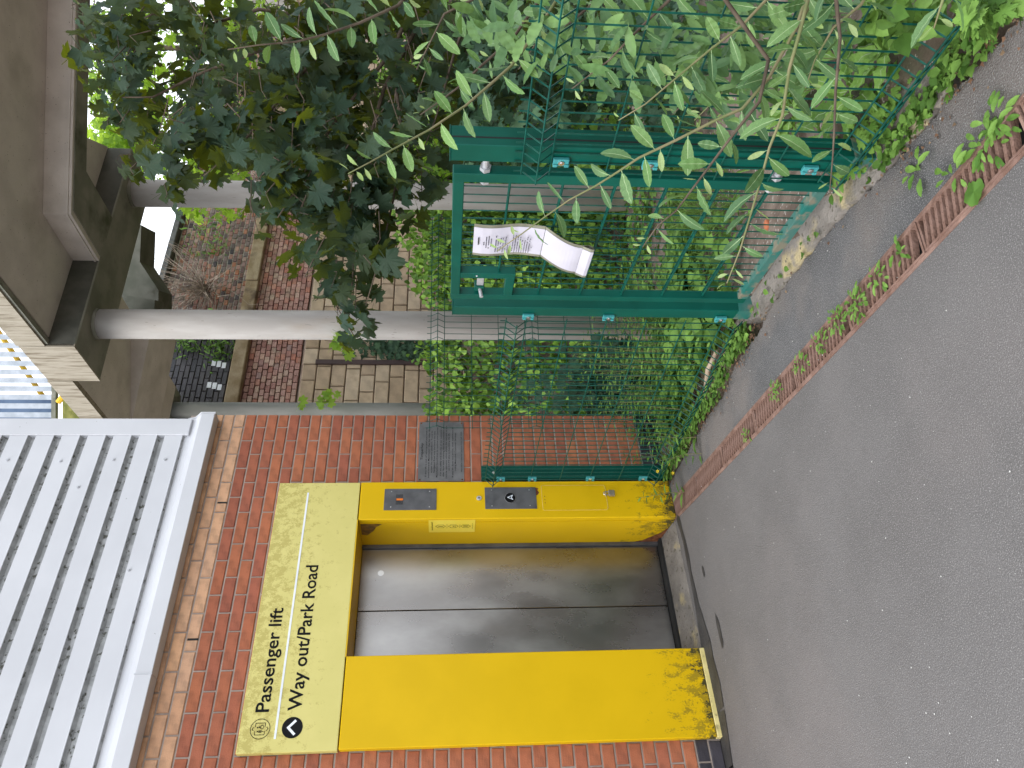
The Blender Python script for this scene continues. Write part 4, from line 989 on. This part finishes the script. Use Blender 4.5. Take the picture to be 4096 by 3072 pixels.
# ---- broad leaved saplings (individual things)
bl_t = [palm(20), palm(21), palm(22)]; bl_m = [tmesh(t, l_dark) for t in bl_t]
for i, (px, py, Y, h, lab) in enumerate([(1240, 860, 6.3, 1.15, 'young maple sapling with dusty dark leaves nearest the brick corner'), (1230, 805, 6.5, 1.0, 'young maple sapling with big leaves left of the middle column'), (1300, 775, 6.6, .9, 'short maple sapling at the foot of the middle column'), (1180, 845, 6.9, 1.0, 'tall maple sapling reaching above the fence behind the brick corner'), (1300, 830, 6.1, .75, 'low maple sapling with wide leaves low behind the left fence panel'), (1390, 790, 6.0, .6, 'small maple sapling half hidden by weeds behind the left fence panel')]):
    g_ = at(px + 130, py, Y); root = thing('maple_sapling', lab, 'sapling', (g_.x, Y, float(hgt(g_.x, Y))), 0, 'maple saplings between the fences')
    zt = at(px, py, Y).z + .35; hh = max(.5, zt - float(hgt(g_.x, Y)))
    for s_ in range(3):
        for (p, ax, nm, sz) in sprig(root, (rs.uniform(-.15, .15), rs.uniform(-.1, .1), 0), hh * rs.uniform(.75, 1.05), 9, .27, (rs.uniform(-.15, .15), rs.uniform(-.2, .05)), None, l_dark, m_bark, rs, r=.006):
            ax = Vector((ax.x, ax.y - .3, ax.z - .4)); put('leaf', rs.choice(bl_m), root, mat=xf(p, ax, nm + Vector((0, -.7, 0)), sz))
# ---- willowherb and weeds
wl = [lance(4, .13, .12, .04, 0, s) for s in range(2)]; wh_m = [tmesh(t, l_weed) for t in wl]
wk_i = 0
def weed_clump(name, label, base, n, h, size, nl, mleaf, tpls, group, spread=.25, cat='weed'):
    root = thing(name, label, cat, base, 0, group); P, A, N_, S = [], [], [], []; q = MB()
    for _ in range(n):
        b0 = Vector((rs.gauss(0, spread), rs.gauss(0, spread), 0)); hh = h * rs.uniform(.55, 1.1); top = b0 + Vector((rs.gauss(0, .12) * h, rs.gauss(0, .12) * h, hh)); q.tube([b0, b0.lerp(top, .5) + rv(rs, .01), top], [.0035, .0025, .001], 4, caps=False)
        for k in range(nl):
            t = (k + .7) / nl; p = b0.lerp(top, t); a = k * 2.4 + rs.random(); P.append(tuple(p)); A.append((math.cos(a), math.sin(a), .45 - .5 * rs.random())); N_.append((rs.gauss(0, .2), -.25, 1)); S.append(size * (1.15 - .55 * t) * rs.uniform(.7, 1.2))
    q.build('stems', m_stem, root)['kind'] = 'stuff'; cloud('foliage', tpls, P, A, N_, S, mleaf, root, None); return root
for (px, py, Y, n, h, lab) in [(1330, 870, 5.5, 34, .62, 'feathery willowherb clump against the brick corner behind the left fence panel'), (1330, 800, 5.6, 44, .75, 'tallest willowherb clump in the middle behind the left fence panel'), (1400, 765, 5.7, 28, .5, 'willowherb clump close to the foot of the middle column'),
                               (1440, 850, 5.0, 30, .35, 'low willowherb clump near the end of the left fence panel'), (1460, 770, 5.0, 30, .33, 'low weeds in the middle just behind the left fence panel')]:
    g_ = at(px + 80, py, Y); weed_clump('willowherb', lab, (g_.x, Y, float(hgt(g_.x, Y))), n, h, .085, 20, l_weed, wl, 'willowherb clumps between the fences', .26)
def cover(name, label, n, xr, size, m, tpls, th=.12, fn=None, group=None):
    P, A, N_, S = [], [], [], []; c = 0
    while c < n:
        x, y = rs.uniform(xr[0], xr[1]), rs.uniform(xr[2], xr[3])
        if fn and not fn(x, y): continue
        c += 1; z = max(float(hgt(x, y)), -9) + rs.random() ** 1.3 * th; P.append((x, y, z)); a = rs.uniform(0, 6.28); A.append((math.cos(a), math.sin(a), .3 * rs.random())); N_.append((rs.gauss(0, .7), rs.gauss(0, .7) - .2, 1)); S.append(rs.uniform(*size))
    return tag(cloud(name, tpls, P, A, N_, S, m), label, 'ground cover', kind='stuff')
fd = lambda x, y: (x - .317) * .817 + (y - 3.8) * .576      # distance behind the left panel line
gd = lambda x, y: (x - .317) * .926 + (y - 3.8) * .378
cover('weed_cover', 'dense low green weeds carpeting the ground behind the left fence panel', 3600, (-.7, .95, 3.85, 6.9), (.05, .11), l_weed, [ovate(1, .3), ovate(2, .33), wl[0]], .16, lambda x, y: fd(x, y) > .02 and gd(x, y) > .05 and not (x > .5 and y < 4.7 and rs.random() < .8) and (x + .228) * .6374 - (y - 5.6) * .7705 > .05)
cover('gate_weeds', 'patchy weeds and seedlings on the soil seen through the gate', 1500, (.45, 3.2, 4.7, 8.9), (.045, .10), l_weed, [ovate(1, .3), ovate(2, .33)], .12, lambda x, y: vnoise(x, y, 1.9, 1) > .05)
cover('column_weeds', 'leafy weeds gathered round the feet of the two near columns', 900, (-.3, 3, 7.4, 9.0), (.05, .10), l_weed, [ovate(3, .35)], .1)
# grass blades
blade = (np.array([(0, .02, 0), (0, -.02, 0), (.5, .016, .12), (.5, -.016, .12), (1, 0, .02)]), [(0, 1, 3, 2), (2, 3, 4)])
P, A, N_, S = [], [], [], []
for cx_, cy_, n, sp_ in ((.95, 4.75, 500, .22), (1.2, 5.3, 500, .3), (1.05, 4.2, 260, .16), (1.6, 5.9, 400, .35), (.75, 5.0, 300, .2)):
    for _ in range(n):
        x, y = rs.gauss(cx_, sp_), rs.gauss(cy_, sp_)
        if gd(x, y) < .12: continue
        P.append((x, y, float(hgt(x, y)))); A.append((rs.gauss(0, .6), rs.gauss(0, .6), rs.uniform(.4, 1.2))); N_.append((rs.gauss(0, 1), rs.gauss(0, 1), .4)); S.append(rs.uniform(.08, .2))
tag(cloud('grass', [blade], P, A, N_, S, l_grass), 'tufts of fine green grass on the soil beyond the gate', 'grass', kind='stuff')

# ---- plants along the fence foot
def edge_pt(t):   # along the fence foot, 0 at the lift, 1 off the near right
    E = edge[::-1]; f = t * (len(E) - 1); i = min(int(f), len(E) - 2); u = f - i
    return Vector((E[i][0] + (E[i + 1][0] - E[i][0]) * u, E[i][1] + (E[i + 1][1] - E[i][1]) * u, 0))
P, A, N_, S = [], [], [], []
for _ in range(2300):
    t = rs.random(); p = edge_pt(t)
    if 1.9 < p.x or (p.y < 3.75 and p.y > 2.55 and rs.random() < .96): continue
    p = p + Vector((.926, .378, 0)) * abs(rs.gauss(.03, .05)) ; P.append((p.x, p.y, .01 + .05 * rs.random())); a = rs.uniform(0, 6.28); A.append((math.cos(a), math.sin(a), .35)); N_.append((0, -.2, 1)); S.append(rs.uniform(.016, .048))
tag(cloud('fringe_weeds', [ovate(1, .3), ovate(2, .35), psyc[0]], P, A, N_, S, l_weed), 'ragged fringe of small weeds along the foot of the mesh fence', 'ground cover', kind='stuff')
# maple seedlings and dock by the right fence
dk = [wleaf(.3, .035, s * 2.1, 12, .17) for s in range(3)]; dk_m = [tmesh(t, l_dock) for t in dk]
for me_ in dk_m:
    me_.materials.append(l_rib)
    for i_, p_ in enumerate(me_.polygons): p_.material_index = 1 if i_ % 3 == 1 else 0
for i, (px, py, Y, n, sz, lab) in enumerate([(1880, 200, 2.62, 9, .26, 'dock plant with long wavy leaves behind the right fence panel'), (1790, 110, 3.0, 10, .30, 'largest dock plant low behind the willow branches'), (1740, 240, 3.3, 9, .25, 'dock plant behind the foot of the hinge side gate post'), (1960, 90, 2.4, 8, .22, 'dock plant nearest the camera pressed against the mesh'), (1830, 290, 2.85, 7, .16, 'small dock plant between the gate post and the fringe of weeds'),
                                           (1520, 880, 5.0, 8, .26, 'pale broad leaved dock near the brick wall behind the left fence panel'), (1560, 790, 4.5, 8, .2, 'pale dock plant at the foot of the left fence panel'), (1480, 700, 5.2, 7, .22, 'dock plant in front of the foot of the middle column')]):
    p = at(px, py, Y); z = max(float(hgt(p.x, Y)), -.3) + (.02 if i < 5 else 0); root = thing('dock_plant', lab, 'plant', (p.x, Y, z), 0, 'dock plants along the fence')
    for k in range(n + 4):
        a = k * 2.4; el = rs.uniform(.35, 1.1); ax = Vector((math.cos(a), math.sin(a), el)); put('leaf', dk_m[k % 3], root, mat=xf((math.cos(a) * .02, math.sin(a) * .02, rs.uniform(0, .05)), ax, (-math.cos(a) * el + rs.gauss(0, .3), -math.sin(a) * el + rs.gauss(0, .3), 1), sz * .8 * rs.uniform(.6, 1.1)))
sm = [tmesh(t, l_dock) for t in psyc]
for i, (px, py) in enumerate([(1905, 270), (1880, 330), (1925, 240), (1850, 345), (1950, 200)]):
    g_ = at(px, py, 1); t_ = -1.53 / (g_ - EYE).z; p = EYE + (g_ - EYE) * t_
    root = thing('maple_seedling', ['pale maple seedling in the weeds beside the fence foot', 'pale maple seedling nearest the hinge side gate post', 'pale maple seedling leaning over the asphalt edge', 'small pale maple seedling at the base of the gate post', 'pale maple seedling farthest right along the fence foot'][i], 'seedling', (p.x, p.y, 0), 0, 'maple seedlings by the path')
    for k in range(13):
        a = k * 2.4; put('leaf', sm[k % 4], root, mat=xf((math.cos(a) * .012 * math.sqrt(k) * 2, math.sin(a) * .012 * math.sqrt(k) * 2, .03 + .006 * k), (math.cos(a), math.sin(a), .15), (0, -.2, 1), rs.uniform(.05, .085)))
# ---- weeds in the drain
def on_ground(px, py, z=0.):
    g_ = at(px, py, 1); t_ = (z - 1.53) / (g_ - EYE).z; return EYE + (g_ - EYE) * t_
dw_m = [tmesh(wleaf(.25, .02, s * 1.7, 8, .19), l_dock) for s in range(3)]
def tuft(lab, px, py, n, sz, group=None, h=.04, name='weed'):
    p = on_ground(px, py); root = thing(name, lab, 'weed', (p.x, p.y, -.01), 0, group)
    for k in range(int(n * (1.6 if sz < .045 else .85))):
        a = k * 2.4 + rs.random(); r_ = sz * .20 * math.sqrt(k); put('leaf', dw_m[k % 3], root, mat=xf((r_ * math.cos(a), r_ * math.sin(a), .012 + h * rs.random()), (math.cos(a), math.sin(a), .35 * rs.random()), (0, -.2, 1), sz * .85 * rs.uniform(.5, 1.15)))
for lab, px, py, n, sz in [('four leaved green weed growing in the asphalt beside the drain', 1995, 367, 9, .075), ('weed with pointed leaves over the drain, nearest the lone asphalt weed', 2075, 375, 11, .065), ('leafy weed cluster covering the drain edge near the right corner', 2145, 315, 22, .06), ('spreading weed at the far right end of the drain', 2165, 265, 26, .055),
                           ('weed clump in the drain below the dangling willow tip', 1955, 545, 10, .055), ('thick weed clump filling the middle of the drain', 1862, 655, 34, .036), ('weed clump in the drain beside the lifted grate', 1820, 690, 26, .034), ('sparse weeds in the drain before the lifted grate', 1780, 740, 20, .032), ('small weeds in the drain halfway to the lift', 1740, 785, 22, .03), ('weed tuft in the drain two thirds of the way to the lift', 1685, 845, 22, .032), ('tiny weeds in the drain near the lift end', 1620, 940, 14, .026), ('green weed in the drain by the broken bar', 1905, 600, 12, .04)]:
    tuft(lab, px, py, n, sz, 'weeds in the drain')
# round leaf in the grating
p = on_ground(2112, 415); root = thing('round_leaf_weed', 'single round scalloped leaf lying on the drain grating', 'weed', (p.x, p.y, .012))
q = MB(); ring = []
for k in range(36):
    a = 2 * math.pi * k / 36; r_ = .040 * (1 + .05 * math.cos(9 * a)) * (1 if 2 < k < 34 else .75); ring.append((r_ * math.cos(a), r_ * math.sin(a), .004 * math.cos(3 * a)))
for k in range(36): q.poly([(0, 0, 0), ring[k], ring[(k + 1) % 36]])
q.build('leaf', l_dock, root)
tuft('ivy sprig creeping from under the yellow panel corner', 1548, 1562, 9, .03, None, .03, 'ivy_sprig'); tuft('small ivy plant in the wall foot left of the yellow panel', 1548, 1608, 10, .035, None, .03, 'ivy_sprig'); tuft('tiny weed at the brick foot in the lower left corner', 1560, 1645, 6, .03, None, .02, 'weed')

# ---- willow shrub
wroot = (1.9, 1.9, -.1)
wsh = thing('willow_shrub', 'sallow willow shrub with grey green toothed leaves arching over the fence and gate', 'shrub', wroot)
wo = Vector(wroot)
WT = [wleaf(c, w, s * 1.9, w=wd) for s, (c, w, wd) in enumerate([(.10, .008, .17), (.24, .012, .19), (-.10, .01, .155), (.38, .006, .18), (.05, .018, .20)])]
def addpet(t):
    V, F = t; k = len(V); V = np.concatenate([V, np.array([(-.13, .008, .01), (-.13, -.008, .01), (.02, -.012, 0), (.02, .012, 0)])]); return V, F + [(k, k + 1, k + 2, k + 3)]
WT = [addpet(t) for t in WT]; WM = [tmesh(t, l_willow) for t in WT]; YM = [tmesh(t, l_young) for t in WT[:3]]
for me_ in WM + YM:
    me_.materials.append(l_rib)
    for i_, p_ in enumerate(me_.polygons): p_.material_index = 1 if (i_ % 3 == 1 and i_ < 42) or i_ == 42 else 0
WB = [([(905, -40), (860, 12), (778, 49), (700, 75), (640, 90), (560, 97), (492, 107)], (2.35, 2.15), .085),
      ([(1240, -60), (1165, 60), (1104, 143), (1055, 186), (1006, 228), (928, 280), (850, 322), (800, 350), (752, 375)], (2.3, 2.1), .088),
      ([(1180, -20), (1110, 80), (1039, 143), (990, 189), (947, 221), (908, 248)], (2.45, 2.3), .06),
      ([(1760, -60), (1720, 60), (1660, 170), (1603, 235), (1551, 257), (1460, 303), (1380, 341), (1332, 373), (1286, 402), (1231, 431), (1179, 467), (1130, 503), (1074, 542)], (1.95, 2.15), .088),
      ([(1490, -60), (1443, 3), (1411, 33), (1362, 81), (1316, 130), (1293, 147), (1235, 192)], (2.1, 2.2), .085),
      ([(1680, -40), (1655, 0), (1603, 55), (1538, 104), (1460, 169), (1394, 225), (1336, 260)], (2.0, 2.1), .08),
      ([(1660, 130), (1640, 220), (1600, 270), (1570, 309), (1538, 352), (1492, 413), (1460, 456), (1420, 488), (1388, 534)], (1.95, 2.05), .075),
      ([(1750, -20), (1730, 60), (1705, 150), (1690, 250), (1662, 319), (1643, 391), (1616, 482), (1599, 539), (1586, 572), (1570, 612)], (1.8, 1.95), .085),
      ([(1800, -60), (1810, 40), (1815, 81), (1805, 195), (1802, 283), (1799, 338), (1792, 416)], (1.75, 1.85), .08),
      ([(2060, -80), (2040, -10), (2030, 20), (2017, 62)], (1.6, 1.65), .08),
      ([(1640, -60), (1600, 40), (1560, 130), (1500, 200), (1450, 250)], (2.35, 2.45), .085),
      ([(1780, -60), (1740, 30), (1700, 100), (1650, 150), (1570, 190), (1500, 260)], (2.25, 2.4), .085),
      ([(1350, -60), (1290, 0), (1230, 50), (1160, 90), (1120, 150)], (2.4, 2.5), .08),
      ([(1900, -60), (1860, 10), (1800, 60), (1760, 130), (1740, 190)], (1.95, 2.0), .085),
      ([(1080, -60), (1020, 0), (960, 30), (930, 90), (900, 150)], (2.5, 2.45), .085)]
ws = random.Random(21); nleaf = 0; extraP = []
for bi, (pts, (d0, d1), sz) in enumerate(WB):
    n = len(pts); P = []
    for i, (x, y) in enumerate(pts): P.append(at(x, y, d0 + (d1 - d0) * i / (n - 1)) - wo)
    q = MB(); q.tube(P, [.0055 * (1 - .75 * i / (n - 1)) for i in range(n)], 6); br = q.build('branch', m_stem if bi % 2 else m_bark, wsh, smooth=True)
    # leaves along arc length
    L_ = [0]
    for i in range(1, n): L_.append(L_[-1] + (P[i] - P[i - 1]).length)
    tot = L_[-1]; step = .036 if bi not in (10, 11, 12, 13, 14) else .03; s = step * .7; k = 0
    while s < tot - .005:
        i = max(j for j in range(n) if L_[j] <= s); i = min(i, n - 2); u = (s - L_[i]) / (L_[i + 1] - L_[i]); p = P[i].lerp(P[i + 1], u); d = (P[i + 1] - P[i]).normalized()
        side = Vector((0, -1, 0)).cross(d).normalized() * (1 if k % 2 else -1)
        tipf = s / tot; young = tipf > .92 or ws.random() < .12
        ax = d * ws.uniform(.25, .75) + side * ws.uniform(.6, 1.) + Vector((0, ws.uniform(-.5, .4), -.28 + ws.gauss(0, .15)))
        nm = Vector((ws.gauss(0, .8), -.65 + ws.gauss(0, .35), .55 + ws.gauss(0, .5)))
        size = sz * ws.uniform(.75, 1.15) * (1 - .45 * max(0, (tipf - .7) / .3)) * (.6 if young else 1)
        if nleaf < 300: put('leaf', ws.choice(YM if young else WM), wsh, mat=xf(p + ax.normalized() * .01, ax, nm, size)); nleaf += 1
        else: extraP.append((p, ax, nm, size))
        s += step * ws.uniform(.7, 1.25) * (.35 if young else 1); k += 1
for _ in range(420):     # inner leaves behind
    x, y = samp([(960, 0), (1000, 60), (1150, 130), (1350, 190), (1500, 220), (1600, 240), (1700, 200), (1850, 60), (1850, 0)], 1, ws)[0]
    p = at(x, y, ws.uniform(2.1, 2.75)) - wo; extraP.append((p, Vector((ws.gauss(0, .6) - .3, ws.gauss(0, .5), ws.gauss(0, .5) - .1)), Vector((ws.gauss(0, .4), -.8, .6)), ws.uniform(.06, .095)))
cloud('leaf_mass', WT, [tuple(a[0]) for a in extraP], [tuple(a[1]) for a in extraP], [tuple(a[2]) for a in extraP], [a[3] for a in extraP], l_willow, wsh)
q = MB(); q.tube([(0, 0, -.1), (.1, -.1, 1.), (.05, .0, 2.0)], [.03, .025, .012], 8)
for (pts, (d0, d1), sz) in WB: q.tube([(.05, .0, 1.2 if pts[0][0] > 1500 else 1.8), (at(*pts[0], d0) - wo) * .5 + Vector((.1, 0, .9)), at(*pts[0], d0) - wo], [.01, .008, .0055], 6)
q.build('trunk', m_bark, wsh, smooth=True)

# ---- plants on the far wall
fwM = Matrix.Translation((.18, 12., 0)) @ Matrix.Rotation(fwr, 4, 'Z')
def fwp(x, y, z): return fwM @ Vector((x, y, z))
bs = thing('bare_shrub', 'leafless grey twigged shrub growing out of the brick wall top', 'shrub', fwp(1.55, -.05, 5.35)); q = MB(); so = Vector(bs.location)
for k in range(115):
    a = rs.uniform(0, 6.28); d = Vector((rs.gauss(0, .55), -.45 + rs.gauss(0, .25), rs.gauss(.45, .6))).normalized(); ln = rs.uniform(.5, 1.35); pts = [Vector((0, -.05, 0)) + rv(rs, .03)]
    for j in range(4): pts.append(pts[-1] + (d + rv(rs, .30) + Vector((0, 0, .10 * j))).normalized() * ln / 4)
    q.tube(pts, [.008, .006, .005, .0035, .0015], 4, caps=False)
q.build('twigs', m_twig, bs)
for (x, z, n, sp_, lab) in [(.50, 5.55, 150, .14, 'green fern like plant near the top of the dark brick beside the column'), (.42, 4.98, 200, .14, 'bright green plant on the stone band beside the middle column'), (2.7, 5.5, 140, .22, 'small leafed green plant on the old brick near the coping'), (.85, 5.15, 80, .1, 'green plant rooted under the bare shrub')]:
    root = thing('wall_plant', lab, 'plant', fwp(x, -.03, z), 0, 'plants rooted in the retaining wall'); P, A, N_, S = [], [], [], []
    for _ in range(n): P.append((rs.gauss(0, sp_), -abs(rs.gauss(0, .07)), rs.gauss(0, sp_ * 1.0))); A.append((rs.gauss(0, .6), -.4, rs.gauss(-.1, .6))); N_.append((0, -.6, .7)); S.append(rs.uniform(.06, .13))
    cloud('foliage', wl, P, A, N_, S, l_weed, root, None); q = MB(); q.tube([(0, .08, 0), (0, -.05, .02), (.02, -.1, .1)], .006, 5); q.build('stem', m_stem, root)
root = thing('ivy_on_stone', 'dark ivy cluster clinging low on the sandstone beside the brown slot', 'climbing plant', fwp(.38, -.07, 2.35)); P, A, N_, S = [], [], [], []
for _ in range(420): P.append((rs.gauss(0, .17) * 1.2, -.02 - .12 * rs.random(), rs.gauss(-.12, .30))); A.append((rs.gauss(0, .5), -.3, -.7)); N_.append((0, -1, .5)); S.append(rs.uniform(.08, .14))
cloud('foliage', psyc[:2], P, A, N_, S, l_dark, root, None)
for (px, py, Y, lab) in [(690, 868, 10.9, 'fresh green sprig beside the slim far column, upper of two'), (735, 740, 7.7, 'fresh green sprig poking past the middle column below its leafy branch')]:
    p = at(px, py, Y); root = thing('maple_sprig', lab, 'sprig', p); P, A, N_, S = [], [], [], []
    for _ in range(9): P.append((rs.gauss(0, .07), rs.gauss(0, .04), rs.gauss(0, .12))); A.append((rs.gauss(0, .5), -.2, -.5)); N_.append((rs.gauss(0, .3), -1, .4)); S.append(rs.uniform(.13, .2))
    cloud('foliage', psyc[:2], P, A, N_, S, l_bright, root, None); q = MB(); q.tube([(0, .1, -.25), (0, 0, 0), (.02, 0, .15)], .004, 4); q.build('stem', m_bark, root)

# ---- litter, chips, twigs, flowers
P, A, N_, S = [], [], [], []
for _ in range(1500):
    t = rs.random(); p = edge_pt(t) + Vector((.926, .378, 0)) * rs.gauss(.03, .05) 
    if 3.7 > p.y > 2.5 and rs.random() < .8: continue
    P.append((p.x, p.y, .006 + .012 * rs.random())); a = rs.uniform(0, 6.28); A.append((math.cos(a), math.sin(a), rs.gauss(0, .1))); N_.append((rs.gauss(0, .3), rs.gauss(0, .3), 1)); S.append(rs.uniform(.006, .02))
tag(cloud('leaf_litter', [tri5()], P, A, N_, S, m_litter), 'brown dead leaf litter and crumbs along the asphalt edge', 'litter', kind='stuff')
P, A, N_, S = [], [], [], []
for _ in range(900):
    x, y = rs.uniform(-2.2, 2), rs.uniform(1, 5.2)
    if gd(x, y) > 0 or (x + .228) * .6374 - (y - 5.6) * .7705 < .1: continue
    P.append((x, y, .0025)); a = rs.uniform(0, 6.28); A.append((math.cos(a), math.sin(a), 0)); N_.append((0, 0, 1)); S.append(rs.choice([.002, .003, .003, .004, .006]))
chip = (np.array([(-.5, -.3, 0), (.4, -.4, 0), (.5, .3, 0), (-.3, .45, 0), (0, 0, .35)]), [(0, 1, 4), (1, 2, 4), (2, 3, 4), (3, 0, 4)])
tag(cloud('stone_chips', [chip], P, A, N_, S, m_chip), 'tiny pale stone chips scattered over the asphalt', 'chips', kind='stuff')
for i, (px, py, s, m, lab, nm) in enumerate([(1790, 402, .022, m_fred, 'rust red rock fragment on the concrete by the gate foot', 'brick_fragment'), (1770, 418, .012, m_fred, 'small rust red fragment below the larger one by the gate', 'brick_fragment'), (1668, 490, .03, m_brick, 'orange brick fragment on the soil seen through the gate', 'brick_fragment'), (1650, 590, .03, m_chip, 'white stone lying in the grass seen through the gate', 'stone'),
                                        (1815, 388, .012, m_chip, 'white pebble at the edge of the concrete near the hinge post', 'stone'), (1560, 780, .02, m_chip, 'pale pebble among the weeds at the left fence foot', 'stone')]):
    p = on_ground(px, py, .015 if m is not m_brick else 0); q = MB(); n = 7; bot = [(p.x + s * rs.uniform(.7, 1.2) * math.cos(6.283 * k / n), p.y + s * rs.uniform(.6, 1.) * math.sin(6.283 * k / n), .012) for k in range(n)]
    q.prism(bot, (s * .1, 0, s * .8)); tag(bevel(q.build(nm, m), s * .25, 2), lab, 'fragment' if nm != 'stone' else 'stone')
q = MB(); q.tube([on_ground(1530, 890) + Vector((.1, .05, .0)), on_ground(1545, 820) + Vector((.06, .04, .03)), on_ground(1560, 785) + Vector((.07, .0, .03))], [.016, .014, .012], 8); tag(q.build('fallen_branch', mat('pale_wood', (.34, .26, .19), (.45, .36, .27), rough=.9, scale=15), smooth=True), 'bare pale fallen branch lying behind the foot of the left fence', 'branch')
q = MB(); q.tube([on_ground(1905, 265) + Vector((0, 0, .01)), on_ground(1950, 205) + Vector((0, 0, .02)), on_ground(2000, 150) + Vector((0, 0, .01))], [.006, .006, .004], 6); tag(q.build('root', m_litter, smooth=True), 'brown woody root along the fence foot at the right', 'root')
fl_pts = [(1508, 985, 4.95), (1443, 1003, 5.0), (1453, 1022, 5.0), (1420, 1018, 5.0), (1512, 950, 4.9), (1766, 125, 2.7), (1700, 180, 2.9), (1720, 200, 2.9)]
root = thing('ragwort', 'thin stemmed weed with small yellow flowers in front of the brick and fence post', 'flower', (at(*fl_pts[0]).x, 4.95, 0)); ro = Vector(root.location)
def flower(root, ro, p):
    q = MB()
    for k in range(6):
        a = k * 1.047; q.poly([p, p + Vector((math.cos(a - .35) * .008, -.003, math.sin(a - .35) * .008)), p + Vector((math.cos(a) * .014, -.003, math.sin(a) * .014)), p + Vector((math.cos(a + .35) * .008, -.003, math.sin(a + .35) * .008))])
    q.build('flower_head', m_flower, root)
for f in fl_pts[:5]:
    p = at(*f) - ro; q = MB(); q.tube([Vector((p.x * .3, p.y, 0)), Vector((p.x * .7, p.y, p.z * .6)), p], .0015, 4); q.build('stem', m_stem, root); flower(root, ro, p)
root = thing('ragwort', 'yellow flowered weed standing among the dock leaves behind the right fence', 'flower', (at(*fl_pts[5]).x, 2.9, 0)); ro = Vector(root.location)
for f in fl_pts[5:]:
    p = at(*f) - ro; q = MB(); q.tube([Vector((p.x * .3, p.y, 0)), Vector((p.x * .7, p.y, p.z * .6)), p], .0015, 4); q.build('stem', m_stem, root); flower(root, ro, p)
print('bricks', nb, 'far', cnt, 'stones', ns, 'willow', nleaf, 'syc', len(sp))
